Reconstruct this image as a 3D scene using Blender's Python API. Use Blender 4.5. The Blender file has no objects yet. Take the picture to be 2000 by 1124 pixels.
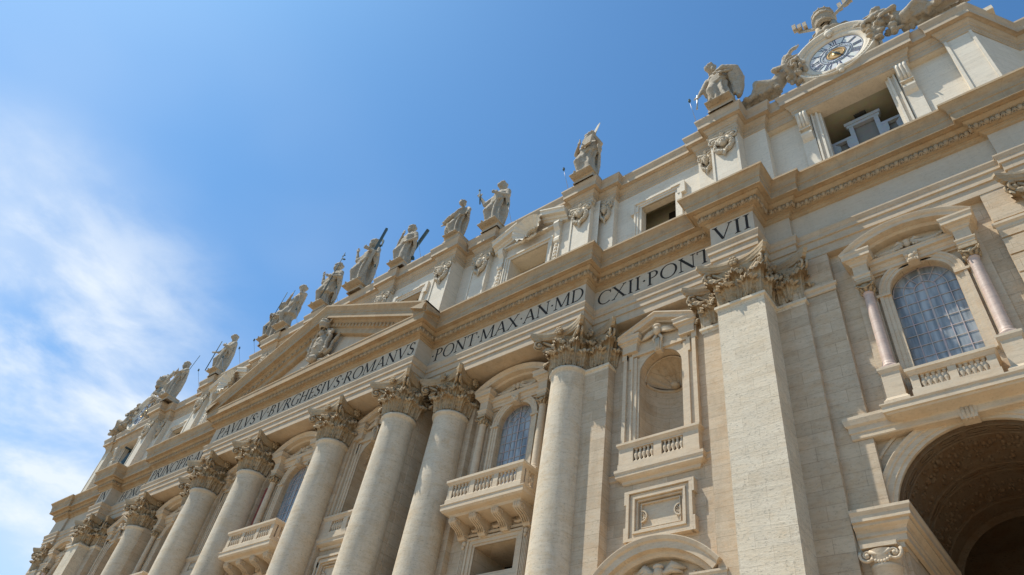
import bpy, math, random
from mathutils import Vector, Matrix, noise
# ------------------------------------------------------------------ camera
scn = bpy.context.scene
COL = scn.collection
RT = Vector((0.679675, 0.706880, 0.195869))
UPV = RT
def setup_camera():
    yaw, pitch, roll = (math.radians(a) for a in (CAM['yaw'], CAM['pitch'], CAM['roll']))
    f = Vector((math.sin(yaw)*math.cos(pitch), math.cos(yaw)*math.cos(pitch), math.sin(pitch)))
    rt = Vector((math.cos(yaw), -math.sin(yaw), 0)); up = rt.cross(f)
    r2 = rt*math.cos(roll) + up*math.sin(roll); u2 = -rt*math.sin(roll) + up*math.cos(roll)
    m = Matrix((( r2.x, u2.x, -f.x, CAM['loc'][0]), (r2.y, u2.y, -f.y, CAM['loc'][1]), (r2.z, u2.z, -f.z, CAM['loc'][2]), (0, 0, 0, 1)))
    cd = bpy.data.cameras.new('camera'); co = bpy.data.objects.new('camera', cd); COL.objects.link(co)
    cd.sensor_width = 36; cd.lens = CAM['f']/2000*36; cd.clip_start = .1; cd.clip_end = 5000
    co.matrix_world = m; scn.camera = co
CAM = dict(loc=(50.352, -29.760, 1.70), yaw=-46.140, pitch=44.058, roll=11.244, f=1384.18)
setup_camera()
# ------------------------------------------------------------------ light
LD = Vector((1.47, 1.0, -3.45)).normalized()          # direction the sunlight travels
sun = bpy.data.lights.new('sun', 'SUN'); so = bpy.data.objects.new('sun', sun); COL.objects.link(so)
sun.energy = 4.35; sun.angle = math.radians(.5); sun.color = (1, .96, .85)
so.rotation_euler = (-LD).to_track_quat('Z', 'Y').to_euler()
so.location = (0, -60, 90)
w = bpy.data.worlds.new('World'); scn.world = w; w.use_nodes = True
nt = w.node_tree; N = nt.nodes; L = nt.links; N.clear()
out = N.new('ShaderNodeOutputWorld'); bg = N.new('ShaderNodeBackground'); bg.inputs[1].default_value = .10
sky = N.new('ShaderNodeTexSky'); sky.sky_type = 'NISHITA'; sky.sun_disc = False
S = -LD
sky.sun_elevation = math.asin(S.z); sky.sun_rotation = math.atan2(S.x, S.y)
sky.altitude = 50; sky.air_density = 1.0; sky.dust_density = .6; sky.ozone_density = 2.5
tc = N.new('ShaderNodeTexCoord')
def mapping(src, scale, rot=(0, 0, 0), loc=(0, 0, 0)):
    m = N.new('ShaderNodeMapping'); m.inputs['Scale'].default_value = scale; m.inputs['Rotation'].default_value = rot; m.inputs['Location'].default_value = loc
    L.new(src, m.inputs['Vector']); return m.outputs[0]
def noise_w(vec, scale, detail, rough=.6, dist=0):
    n = N.new('ShaderNodeTexNoise'); n.inputs['Scale'].default_value = scale; n.inputs['Detail'].default_value = detail
    n.inputs['Roughness'].default_value = rough; n.inputs['Distortion'].default_value = dist; L.new(vec, n.inputs['Vector']); return n.outputs[0]
def mr(src, a, b, c=0, d=1):
    m = N.new('ShaderNodeMapRange'); m.interpolation_type = 'SMOOTHSTEP'
    for i, v in enumerate((a, b, c, d)): m.inputs[i+1].default_value = v
    L.new(src, m.inputs[0]); return m.outputs[0]
def mth(op, a, b=None):
    m = N.new('ShaderNodeMath'); m.operation = op
    for i, v in enumerate((a, b)):
        if v is None: continue
        if isinstance(v, (int, float)): m.inputs[i].default_value = v
        else: L.new(v, m.inputs[i])
    return m.outputs[0]
# thin hazy cloud low in the west, none overhead
dotn = N.new('ShaderNodeVectorMath'); dotn.operation = 'DOT_PRODUCT'; L.new(tc.outputs['Generated'], dotn.inputs[0])
CD = Vector((-.93, .07, .35)).normalized(); dotn.inputs[1].default_value = CD
side = mr(dotn.outputs['Value'], .925, 1.0); wide = mr(dotn.outputs['Value'], .78, 1.0)
wisp = noise_w(mapping(tc.outputs['Generated'], (2.0, 3.2, 7.5), (0.5, .25, .3)), 2.0, 6, .58, .25)
veil = noise_w(mapping(tc.outputs['Generated'], (1, 1, 2.0)), 2.2, 3, .45, .2)
cl = mth('MULTIPLY', mr(wisp, .34, .74), mth('MULTIPLY', side, .72))
cl2 = mth('MULTIPLY', mr(veil, .28, .70), mth('ADD', mth('MULTIPLY', side, .55), mth('MULTIPLY', wide, .22)))
cm = mth('MINIMUM', mth('ADD', cl, cl2), .9)
mix = N.new('ShaderNodeMixRGB'); L.new(cm, mix.inputs[0]); tint = N.new('ShaderNodeMixRGB'); tint.blend_type = 'MULTIPLY'; tint.inputs[0].default_value = 1; tint.inputs[2].default_value = (.65, 1.08, 1.28, 1); L.new(sky.outputs[0], tint.inputs[1]); L.new(tint.outputs[0], mix.inputs[1]); mix.inputs[2].default_value = (6.6, 7.1, 7.6, 1)
L.new(mix.outputs[0], bg.inputs[0]); L.new(bg.outputs[0], out.inputs[0])
scn.view_settings.view_transform = 'Standard'; scn.view_settings.look = 'None'
scn.view_settings.exposure = 0.48; scn.view_settings.gamma = 1
try:
    scn.cycles.max_bounces = 6; scn.cycles.diffuse_bounces = 4
except Exception: pass
# ------------------------------------------------------------------ mesh helper
class MB:
    def __init__(s): s.v = []; s.f = []; s.sm = []
    def add(s, vs, fs, smooth=False):
        b = len(s.v); s.v += [tuple(p) for p in vs]; s.f += [tuple(i+b for i in f) for f in fs]; s.sm += [smooth]*len(fs)
    def quad(s, a, b, c, d): s.add([a, b, c, d], [(0, 1, 2, 3)])
    def box(s, x0, x1, y0, y1, z0, z1):
        s.add([(x0, y0, z0), (x1, y0, z0), (x1, y1, z0), (x0, y1, z0), (x0, y0, z1), (x1, y0, z1), (x1, y1, z1), (x0, y1, z1)],
              [(0, 3, 2, 1), (4, 5, 6, 7), (0, 1, 5, 4), (1, 2, 6, 5), (2, 3, 7, 6), (3, 0, 4, 7)])
    def prism(s, poly, y0, y1):
        n = len(poly); vs = [(x, y0, z) for x, z in poly]+[(x, y1, z) for x, z in poly]
        s.add(vs, [tuple(range(n)), tuple(range(2*n-1, n-1, -1))]+[(i, i+n, (i+1) % n+n, (i+1) % n) for i in range(n)])
    def prism_x(s, poly, x0, x1):           # poly in (y,z)
        n = len(poly); vs = [(x0, y, z) for y, z in poly]+[(x1, y, z) for y, z in poly]
        s.add(vs, [tuple(range(n-1, -1, -1)), tuple(range(n, 2*n))]+[(i, (i+1) % n, (i+1) % n+n, i+n) for i in range(n)])
    def sweep(s, path, prof, caps=True, closed=False):
        n = len(path); rows = []
        def nrm(a, b):
            dx, dy = b[0]-a[0], b[1]-a[1]; l = math.hypot(dx, dy); return (dy/l, -dx/l)
        for i, p in enumerate(path):
            n0 = nrm(path[i-1], p) if (i > 0 or closed) else nrm(p, path[i+1])
            n1 = nrm(p, path[(i+1) % n]) if (i < n-1 or closed) else n0
            k = 1+n0[0]*n1[0]+n0[1]*n1[1]; m = ((n0[0]+n1[0])/k, (n0[1]+n1[1])/k)
            rows.append([(p[0]+m[0]*o, p[1]+m[1]*o, z) for o, z in prof])
        k = len(prof); vs = [q for r in rows for q in r]; fs = []
        for i in range(n if closed else n-1):
            a, b = i*k, ((i+1) % n)*k
            for j in range(k-1): fs.append((a+j, b+j, b+j+1, a+j+1))
        if caps and not closed: fs += [tuple(range(k-1, -1, -1)), tuple(range((n-1)*k, n*k))]
        s.add(vs, fs)
    def lathe(s, prof, cx=0, cy=0, n=32, a0=0, a1=2*math.pi, smooth=True):
        full = abs(a1-a0-2*math.pi) < 1e-6; m = n if full else n+1; k = len(prof)
        vs = [(cx+r*math.cos(a0+(a1-a0)*i/n), cy+r*math.sin(a0+(a1-a0)*i/n), z) for i in range(m) for r, z in prof]
        fs = []
        for i in range(n):
            a, b = i*k, ((i+1) % m)*k
            for j in range(k-1): fs.append((a+j, b+j, b+j+1, a+j+1))
        s.add(vs, fs, smooth)
    def tube(s, pts, rad, n=8, smooth=True, cap=True):
        pts = [Vector(p) for p in pts]; m = len(pts)
        if isinstance(rad, (int, float)): rad = [rad]*m
        up = Vector((0, 0, 1)); vs = []
        d0 = (pts[1]-pts[0]).normalized()
        if abs(d0.z) > .9: up = Vector((1, 0, 0))
        u = d0.cross(up).normalized()
        for i, p in enumerate(pts):
            d = (pts[min(i+1, m-1)]-pts[max(i-1, 0)]).normalized()
            u = (u-d*u.dot(d)).normalized(); v_ = d.cross(u)
            for j in range(n):
                t = 2*math.pi*j/n; vs.append(p+(u*math.cos(t)+v_*math.sin(t))*rad[i])
        fs = [(i*n+j, i*n+(j+1) % n, (i+1)*n+(j+1) % n, (i+1)*n+j) for i in range(m-1) for j in range(n)]
        if cap: fs += [tuple(range(n-1, -1, -1)), tuple(range((m-1)*n, m*n))]
        s.add(vs, fs, smooth)
    def ell(s, c, r, n=10, m=7, mat=None, smooth=True):
        vs = []; fs = []
        for i in range(m+1):
            t = math.pi*i/m
            for j in range(n):
                p = 2*math.pi*j/n; q = Vector((r[0]*math.sin(t)*math.cos(p), r[1]*math.sin(t)*math.sin(p), r[2]*math.cos(t)))
                if mat: q = mat @ q
                vs.append(q+Vector(c))
        for i in range(m):
            for j in range(n): fs.append((i*n+j, (i+1)*n+j, (i+1)*n+(j+1) % n, i*n+(j+1) % n))
        s.add(vs, fs, smooth)
    def ring(s, cx, cz, prof, a0=0, a1=math.pi, n=28, smooth=False, rz=None):  # prof of (r,y), swept round an axis along y
        k = len(prof); q = rz or 1
        vs = [(cx+r*math.cos(a0+(a1-a0)*i/n), y, cz+q*r*math.sin(a0+(a1-a0)*i/n)) for i in range(n+1) for r, y in prof]
        fs = [(i*k+j, i*k+j+1, (i+1)*k+j+1, (i+1)*k+j) for i in range(n) for j in range(k-1)]
        s.add(vs, fs, smooth)
    def spiral(s, c, R, turns, th, ax_u, ax_v, dirn=1, n=26, start=0.0, nn=6):
        c = Vector(c); u = Vector(ax_u); v_ = Vector(ax_v); pts = []; rd = []
        for i in range(n+1):
            t = i/n; r = R*(1-t)**1.1+th*.4; a = start+dirn*t*turns*2*math.pi
            pts.append(c+u*math.cos(a)*r+v_*math.sin(a)*r); rd.append(th*(1-.55*t))
        s.tube(pts, rd, nn)
    def xf(s, mat):
        s.v = [tuple(mat @ Vector(p)) for p in s.v]; return s
    def build(s, name, mat, parent=None, label=None, recalc=True, loc=None):
        me = bpy.data.meshes.new(name); me.from_pydata(s.v, [], s.f); me.update()
        me.polygons.foreach_set('use_smooth', s.sm)
        if recalc:
            import bmesh
            bm = bmesh.new(); bm.from_mesh(me); bmesh.ops.recalc_face_normals(bm, faces=bm.faces); bm.to_mesh(me); bm.free()
        me.materials.append(mat)
        o = bpy.data.objects.new(name, me); COL.objects.link(o)
        if parent: o.parent = parent
        if label: o['label'] = label
        if loc: o.location = loc
        return o
def tag(o, label=None, cat=None, group=None, kind=None):
    for k, v in (('label', label), ('category', cat), ('group', group), ('kind', kind)):
        if v: o[k] = v
    return o
def empty(name, loc=(0, 0, 0)):
    o = bpy.data.objects.new(name, None); COL.objects.link(o); o.location = loc; return o
def copy_tree(o, parent=None, loc=None, rz=None, mirror=False):
    c = o.copy(); COL.objects.link(c)
    if parent is not None: c.parent = parent
    if loc is not None: c.location = loc
    if rz is not None: c.rotation_euler[2] = rz
    if mirror: c.scale = (-c.scale[0], c.scale[1], c.scale[2])
    for ch in [k for k in bpy.data.objects if k.parent == o]:
        copy_tree(ch, c)
    return c
# ------------------------------------------------------------------ materials
def nodes_mat(name):
    m = bpy.data.materials.new(name); m.use_nodes = True
    t = m.node_tree; t.nodes.clear()
    o = t.nodes.new('ShaderNodeOutputMaterial'); b = t.nodes.new('ShaderNodeBsdfPrincipled')
    t.links.new(b.outputs[0], o.inputs[0]); return m, t, b
def stone(name, base, vein=.12, patch=.12, warm=(.80, .62, .40), joints=.25, bump=.35, dark=.12, bw=2.1, bh=.72, rough=.85, grime=.15):
    base = (min(.85, base[0]*1.0), base[1]*.96, base[2]*.93)
    m, t, b = nodes_mat(name); n = t.nodes; l = t.links
    geo = n.new('ShaderNodeNewGeometry')
    def MP(sc, rot=(0, 0, 0)):
        q = n.new('ShaderNodeMapping'); q.inputs['Scale'].default_value = sc; q.inputs['Rotation'].default_value = rot; l.new(geo.outputs['Position'], q.inputs[0]); return q.outputs[0]
    def NZ(vec, s, d=4, r=.55, dist=0):
        q = n.new('ShaderNodeTexNoise'); q.inputs['Scale'].default_value = s; q.inputs['Detail'].default_value = d; q.inputs['Roughness'].default_value = r; q.inputs['Distortion'].default_value = dist
        l.new(vec, q.inputs['Vector']); return q.outputs[0]
    def MR(src, a, c, lo=0, hi=1):
        q = n.new('ShaderNodeMapRange'); q.clamp = True
        for i, v in enumerate((a, c, lo, hi)): q.inputs[i+1].default_value = v
        l.new(src, q.inputs[0]); return q.outputs[0]
    def MIX(kind, fac, a, c):
        q = n.new('ShaderNodeMixRGB'); q.blend_type = kind
        for i, v in ((0, fac), (1, a), (2, c)):
            if isinstance(v, (int, float)): q.inputs[i].default_value = v
            elif isinstance(v, tuple): q.inputs[i].default_value = (v+(1,))[:4]
            else: l.new(v, q.inputs[i])
        return q.outputs[0]
    big = NZ(MP((.25, .25, .18)), 1.0, 5, .6, .4)
    mid = NZ(MP((.6, .6, 1.1)), 1.6, 7, .72, .5)
    veinn = NZ(MP((.45, .45, 3.4), (.03, .04, 0)), 1.6, 7, .72, .9)
    fine = NZ(MP((1, 1, 2.0)), 6.5, 6, .75)
    strk = NZ(MP((.9, .9, .16)), 1.0, 6, .7, .6)
    br = tuple(min(1, c*1.22) for c in base); dk = tuple(c*.62 for c in base)
    c = MIX('MIX', MR(big, .35, .68), base, tuple(base[i]*(1-patch)+warm[i]*patch*1.0*base[0]/.6 for i in range(3)))
    c = MIX('MIX', MR(mid, .45, .75, 0, patch*2.0), c, tuple(base[i]*warm[i]/max(warm)*.86 for i in range(3)))
    c = MIX('MIX', MR(veinn, .50, .72, 0, vein*3.4), c, dk)
    c = MIX('MIX', MR(veinn, .30, .46, vein*3.0, 0), c, br)
    c = MIX('MIX', MR(strk, .50, .78, 0, grime*1.7), c, tuple(x*.5 for x in base))
    c = MIX('MIX', MR(fine, .54, .70, 0, dark*3.6), c, tuple(x*.42 for x in base))
    hgt = MIX('MIX', .5, veinn, fine)
    if joints > 0:
        sep = n.new('ShaderNodeSeparateXYZ'); l.new(geo.outputs['Position'], sep.inputs[0])
        ad = n.new('ShaderNodeMath'); ad.operation = 'ADD'; l.new(sep.outputs[0], ad.inputs[0]); l.new(sep.outputs[1], ad.inputs[1])
        cb = n.new('ShaderNodeCombineXYZ'); l.new(ad.outputs[0], cb.inputs[0]); l.new(sep.outputs[2], cb.inputs[1])
        bk = n.new('ShaderNodeTexBrick'); l.new(cb.outputs[0], bk.inputs[0]); bk.inputs['Scale'].default_value = 1
        bk.inputs['Brick Width'].default_value = bw; bk.inputs['Row Height'].default_value = bh; bk.inputs['Mortar Size'].default_value = .014; bk.inputs['Mortar Smooth'].default_value = .3
        bk.inputs['Color1'].default_value = (1, 1, 1, 1); bk.inputs['Color2'].default_value = (.70, .67, .63, 1); bk.inputs['Mortar'].default_value = (.45, .41, .37, 1); bk.inputs['Bias'].default_value = -.25
        c = MIX('MULTIPLY', joints, c, bk.outputs['Color'])
    l.new(c, b.inputs['Base Color']); b.inputs['Roughness'].default_value = rough
    b.inputs['Specular IOR Level'].default_value = .25
    bp = n.new('ShaderNodeBump'); bp.inputs['Strength'].default_value = bump; bp.inputs['Distance'].default_value = .05; l.new(hgt, bp.inputs['Height']); l.new(bp.outputs[0], b.inputs['Normal'])
    return m
def plain(name, col, rough=.6, metal=0, spec=.3):
    m, t, b = nodes_mat(name); b.inputs['Base Color'].default_value = col+(1,); b.inputs['Roughness'].default_value = rough; b.inputs['Metallic'].default_value = metal
    b.inputs['Specular IOR Level'].default_value = spec
    q = t.nodes.new('ShaderNodeTexNoise'); q.inputs['Scale'].default_value = 3; q.inputs['Detail'].default_value = 5
    g = t.nodes.new('ShaderNodeNewGeometry'); t.links.new(g.outputs['Position'], q.inputs['Vector'])
    x = t.nodes.new('ShaderNodeMixRGB'); x.blend_type = 'MULTIPLY'; x.inputs[0].default_value = .3; x.inputs[1].default_value = col+(1,); t.links.new(q.outputs[1], x.inputs[2]); 
    t.links.new(x.outputs[0], b.inputs['Base Color'])
    return m
M = {
 'wall': stone('travertine_wall', (.55, .46, .345), joints=.55, patch=.25, warm=(.80, .56, .32), dark=.18, grime=.22),
 'shaft': stone('travertine_shaft', (.60, .535, .43), joints=.12, bw=40, bh=3.1, vein=.12, patch=.3, grime=.3, bump=.5, dark=.22),
 'pier': stone('travertine_pier', (.66, .59, .47), joints=.4, vein=.14, dark=.28, bump=.6, bw=1.5, patch=.18),
 'entab': stone('travertine_entablature', (.50, .42, .32), joints=.3, bw=3.1, bh=3.0, patch=.2, warm=(.80, .56, .30), grime=.2),
 'frieze': stone('travertine_frieze', (.53, .46, .365), joints=.15, bw=4.1, bh=3.0, vein=.08, patch=.1),
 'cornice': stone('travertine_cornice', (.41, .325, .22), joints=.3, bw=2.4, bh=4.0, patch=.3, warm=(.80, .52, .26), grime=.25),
 'attic': stone('travertine_attic', (.69, .635, .535), joints=.25, vein=.1, patch=.08, grime=.12, bh=.8),
 'attic_carving': stone('travertine_attic_carving', (.50, .455, .375), joints=0, patch=.3, warm=(.76, .58, .36), vein=.1, bump=.7, dark=.3, grime=.25),
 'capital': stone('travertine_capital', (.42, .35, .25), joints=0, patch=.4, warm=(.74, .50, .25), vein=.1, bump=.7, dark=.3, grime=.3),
 'trim': stone('travertine_trim', (.57, .485, .37), joints=0, patch=.2, warm=(.80, .56, .32)),
 'statue': stone('travertine_statue', (.40, .355, .285), joints=0, patch=.3, warm=(.66, .50, .32), vein=.12, bump=.9, dark=.35, grime=.35),
 'marble': stone('pink_marble', (.56, .45, .38), joints=0, vein=.2, patch=.15, warm=(.8, .5, .45), rough=.5),
 'red': stone('red_marble', (.30, .09, .08), joints=0, vein=.2, patch=.2, warm=(.5, .15, .12), rough=.6),
 'ink': plain('dark_lettering', (.042, .037, .035), .95, 0, .1),
 'metal': plain('dark_bronze', (.09, .13, .14), .8, .1, .2),
 'steel': plain('pale_steel', (.5, .5, .52), .4, .8),
 'mullion': plain('painted_mullion', (.50, .42, .40), .6),
 'white': plain('white_enamel', (.84, .81, .76), .4),
 'blue': plain('blue_enamel', (.03, .04, .10), .4),
 'gold': plain('gilded_metal', (.62, .38, .14), .4, .5),
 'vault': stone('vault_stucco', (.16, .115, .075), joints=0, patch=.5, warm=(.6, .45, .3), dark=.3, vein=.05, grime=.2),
 'inside': plain('interior_plaster', (.46, .42, .30), .9),
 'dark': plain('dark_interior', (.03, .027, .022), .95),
 'backing': plain('grey_backing', (.22, .21, .19), .8),
 'screen': plain('grey_painted_frame', (.42, .46, .50), .7),
}
def glass_mat():
    m, t, b = nodes_mat('curtained_glass'); n = t.nodes; l = t.links
    g = n.new('ShaderNodeNewGeometry'); q = n.new('ShaderNodeMapping'); q.inputs['Scale'].default_value = (3, 3, .4); l.new(g.outputs['Position'], q.inputs[0])
    z = n.new('ShaderNodeTexNoise'); z.inputs['Scale'].default_value = 1.1; z.inputs['Detail'].default_value = 3; l.new(q.outputs[0], z.inputs['Vector'])
    r = n.new('ShaderNodeValToRGB'); l.new(z.outputs[0], r.inputs[0]); e = r.color_ramp.elements
    e[0].position = .36; e[0].color = (.16, .175, .185, 1); e[1].position = .64; e[1].color = (.36, .385, .40, 1)
    l.new(r.outputs[0], b.inputs['Base Color']); b.inputs['Roughness'].default_value = .25; b.inputs['Specular IOR Level'].default_value = .5
    return m
M['glass'] = glass_mat()
# ------------------------------------------------------------------ the basilica front
BAS = tag(empty('basilica'), 'long travertine church front with giant columns, pediment and inscribed frieze', 'church')
def part(mb, name, mat, parent=None, loc=None, label=None, **k):
    return mb.build(name, M[mat] if isinstance(mat, str) else mat, parent or BAS, label, loc=loc, **k)
def mirror_path(R): return [(-x, y) for x, y in reversed(R)]+list(R)
RP = [(14.27, -3.93), (14.27, -2.37), (29.04, -2.37), (29.04, -1.24), (38.35, -1.24), (38.35, -2.45), (41.13, -2.45), (41.13, -.86), (42.68, -.86), (42.68, -.55), (53.3, -.55), (53.3, -.82), (56.87, -.82), (56.87, 12)]
FP = mirror_path(RP)
mb = MB(); mb.sweep(FP, [(0, 32.95), (0, 33.58), (.09, 33.60), (.09, 34.10), (.18, 34.13), (.18, 34.42), (.20, 34.44), (.22, 34.5), (.26, 34.6), (.28, 34.64), (.28, 34.74), (0, 34.77)])
prev = None
for (x0, y0), (x1, y1) in zip(FP, FP[1:]):
    if abs(y0-y1) < 1e-6:
        yb = .5 if abs(x0+x1)/2 > 14.2 else -.3
        mb.quad((x0, y0, 32.95), (x1, y1, 32.95), (x1, yb, 32.95), (x0, yb, 32.95))
        # sunk soffit panel borders
        if x1-x0 > 6:
            for a, b_ in ((x0+.5, x0+.7), (x1-.7, x1-.5)): mb.box(a, b_, y0+.3, yb-.6 if yb-.6 > y0+.4 else y0+.5, 32.90, 32.96)
part(mb, 'architrave', 'entab')
mb = MB(); mb.sweep(FP, [(-.02, 34.7), (0, 34.7), (0, 36.76), (-.02, 36.76)]); part(mb, 'frieze', 'frieze')
BED = [(0, 36.7), (.10, 36.76), (.16, 36.86), (.26, 36.9), (.26, 36.98), (.48, 37.02), (.48, 37.40), (.56, 37.44), (.74, 37.6), (.74, 37.7), (1.0, 37.72), (1.0, 37.66), (1.08, 37.66), (1.08, 38.22), (1.13, 38.26), (1.13, 38.38), (0, 38.4)]
CYM = [(1.1, 38.3), (1.14, 38.38), (1.14, 38.48), (1.18, 38.62), (1.28, 38.78), (1.38, 38.88), (1.43, 38.9), (1.43, 39.06), (-.5, 39.09)]
mb = MB(); mb.sweep(FP, BED)
CR = [(14.27, -5.36)]+RP[1:]
mb.sweep(CR, CYM, caps=True); mb.sweep([(-x, y) for x, y in reversed(CR)], CYM)
# flat top behind the cornice
for (x0, y0), (x1, y1) in zip(FP, FP[1:]):
    if abs(y0-y1) < 1e-6 and abs(x0+x1)/2 > 14.2: mb.quad((x0, y0+.4, 39.085), (x1, y0+.4, 39.085), (x1, 1, 39.085), (x0, 1, 39.085))
COR = mb
# carved egg band under the corona
def eggs(path, o, z, sp, mb, r=.145, h=.22, ztf=None):
    for (x0, y0), (x1, y1) in zip(path, path[1:]):
        dx, dy = x1-x0, y1-y0; l = math.hypot(dx, dy)
        if l > 60: continue
        ux, uy = dx/l, dy/l; nx, ny = uy, -ux
        a, b_ = 0.0, l
        n = max(1, int(round(l/sp)))
        for i in range(n):
            t = (i+.5)/n*l; x, y = x0+ux*t+nx*o, y0+uy*t+ny*o
            zz = z if ztf is None else ztf(x)
            mb.ell((x, y, zz), (r, r, h), 7, 5)
            for k in (-1, 1):
                mb.tube([(x+ux*k*r*1.45+nx*.02, y+uy*k*r*1.45+ny*.02, zz+h*.9), (x+ux*k*r*1.3+nx*.03, y+uy*k*r*1.3+ny*.03, zz-h*.1), (x+ux*k*.4*r+nx*.0, y+uy*k*.4*r, zz-h*1.15)], [.05, .05, .04], 4)
            xx, yy = x+ux*sp*.5, y+uy*sp*.5
            mb.tube([(xx, yy, zz+h*.8), (xx+nx*.05, yy+ny*.05, zz), (xx, yy, zz-h)], [.035, .06, .02], 4)
def offs(path, o):
    n = len(path); res = []
    for i, p in enumerate(path):
        def nr(a, b):
            dx, dy = b[0]-a[0], b[1]-a[1]; l = math.hypot(dx, dy); return (dy/l, -dx/l)
        n0 = nr(path[i-1], p) if i else nr(p, path[1]); n1 = nr(p, path[i+1]) if i < n-1 else n0
        k = 1+n0[0]*n1[0]+n0[1]*n1[1]; res.append((p[0]+(n0[0]+n1[0])/k*o, p[1]+(n0[1]+n1[1])/k*o))
    return res
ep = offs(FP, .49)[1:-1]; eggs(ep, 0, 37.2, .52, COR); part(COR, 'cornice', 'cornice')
# ---- pediment
SL = .4376; ZT = 45.93
def rake(mb, prof, yb):
    for sgn in (-1, 1):
        rows = []
        for o, dz in prof:
            y = yb-o; xe = min(15.7, (ZT+dz-38.1)/SL)
            rows.append(((sgn*xe, y, ZT+dz-SL*xe), (0, y, ZT+dz)))
        vs = [q for r in rows for q in r]; fs = [(2*i, 2*i+1, 2*i+3, 2*i+2) for i in range(len(rows)-1)]
        fs.append(tuple(2*i for i in range(len(rows))))
        mb.add(vs, fs)
mb = MB()
rake(mb, [(-1.6, 0.02), (1.43, 0), (1.43, -.16), (1.40, -.2), (1.28, -.34), (1.18, -.5), (1.14, -.62), (1.14, -.74), (1.09, -.78), (1.083, -1.34), (1.02, -1.35), (1.0, -1.3), (.72, -1.32), (.70, -1.42), (.5, -1.55), (.48, -1.6), (.48, -2.0), (.30, -2.05), (.26, -2.12), (.24, -2.62), (.12, -2.68), (-.25, -2.7)], -3.93)
for sgn in (-1, 1):
    xs = [sgn*(1.2+.56*i) for i in range(18)]
    for x in xs:
        z = ZT-1.8-SL*abs(x)
        if z > 38.7: mb.ell((x, -4.43, z), (.13, .13, .19), 7, 5)
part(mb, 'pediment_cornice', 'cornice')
mb = MB(); xt = (ZT-2.5-38.3)/SL
mb.add([(-xt, -3.70, 38.3), (xt, -3.70, 38.3), (0, -3.70, ZT-2.5)], [(0, 1, 2)]); part(mb, 'tympanum', 'frieze')
mb = MB()   # ridge body behind the rakes
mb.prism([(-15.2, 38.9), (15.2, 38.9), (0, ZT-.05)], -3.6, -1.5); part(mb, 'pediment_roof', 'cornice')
# ---- walls
def bay_wall(mb, x0, x1, y, z0, z1, cx=0, ops=(), n=24):
    z = z0
    for k, hw, zb, zs, dep in ops:
        if zb > z: mb.quad((x0, y, z), (x1, y, z), (x1, y, zb), (x0, y, zb))
        a, b_ = cx-hw, cx+hw; top = zs+(hw if k == 'arch' else 0)
        mb.quad((x0, y, zb), (a, y, zb), (a, y, top), (x0, y, top)); mb.quad((b_, y, zb), (x1, y, zb), (x1, y, top), (b_, y, top))
        yb = y+dep
        mb.quad((a, y, zb), (a, yb, zb), (a, yb, zs), (a, y, zs)); mb.quad((b_, yb, zb), (b_, y, zb), (b_, y, zs), (b_, yb, zs)); mb.quad((a, y, zb), (b_, y, zb), (b_, yb, zb), (a, yb, zb))
        if k == 'arch':
            P = [(cx-hw*math.cos(math.pi*i/n), zs+hw*math.sin(math.pi*i/n)) for i in range(n+1)]
            for (ax, az), (bx, bz) in zip(P, P[1:]):
                mb.quad((ax, y, az), (bx, y, bz), (bx, y, top), (ax, y, top)); mb.quad((ax, y, az), (ax, yb, az), (bx, yb, bz), (bx, y, bz))
        else: mb.quad((a, y, zs), (b_, y, zs), (b_, yb, zs), (a, yb, zs))
        z = top
    if z < z1: mb.quad((x0, y, z), (x1, y, z), (x1, y, z1), (x0, y, z1))
def band(mb, x0, x1, yw, prof):      # moulding along x on plane yw with returned ends
    mb.sweep([(x0, yw+.05), (x0, yw), (x1, yw), (x1, yw+.05)], prof, caps=False)
mb = MB()
OPW = [('rect', 1.63, 18.4, 20.2, 3.0), ('arch', 1.48, 24.0, 28.9, .9)]
OPN = [('arch', 1.41, 23.9, 28.8, .72)]
DOOR = [('rect', 2.0, 2.2, 11.0, 3.0)]
bay_wall(mb, -5.4, 5.4, -1.56, 0, 33.2, 0, DOOR+OPW)
for s in (-1, 1):
    x = lambda a, b: (a, b) if s > 0 else (-b, -a)
    bay_wall(mb, *x(5.4, 14.27), -1.56, 0, 33.2, s*9.4, DOOR+OPN)
    mb.quad((s*14.27, -1.56, 0), (s*14.27, 0, 0), (s*14.27, 0, 33.2), (s*14.27, -1.56, 33.2))
    bay_wall(mb, *x(14.27, 29.0), 0, 0, 33.2, s*22.3, DOOR+OPW)
    mb.quad((s*29., .1, 0), (s*29., -.45, 0), (s*29., -.45, 33.2), (s*29., .1, 33.2))
    bay_wall(mb, *x(29.0, 38.5), -.45, 0, 33.2, s*33.7, DOOR+OPN)
    bay_wall(mb, *x(44.2, 51.8), -.1, 0, 33.2, s*48, [('arch', 3.64, 2.2, 17.2, 8.0), ('arch', 1.48, 24.0, 28.9, 1.0)], n=40)
    for a, b_, y in ((42.4, 44.2, -.55), (51.8, 53.4, -.55)):
        mb.box(*x(a, b_), y+.03, .5, 0, 32.94)
    mb.box(*x(53.4, 56.84), -.62, 12, 0, 32.94)
part(mb, 'wall', 'wall')
for s in (-1, 1):
    for a_, b_, y0, y1, zt in ((41, 42.65, -.84, .4, 32.94), (36.9, 38.5, -1.22, .3, 32.94), (26.4, 30.5, -1.20, .4, 30.0), (14.32, 15.6, -.35, .4, 32.94), (11.5, 14.2, -2.0, -1.2, 32.94), (4.0, 7.0, -2.0, -1.2, 32.94), (15.65, 18.6, -.45, .2, 32.94)):
        mb = MB(); mb.box(min(s*a_, s*b_), max(s*a_, s*b_), y0, y1, 0, zt); part(mb, 'wall_pilaster', 'wall')
def course(a, b_, yw, prof): mb = MB(); band(mb, a, b_, yw, prof); part(mb, 'string_course', 'trim')
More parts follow.
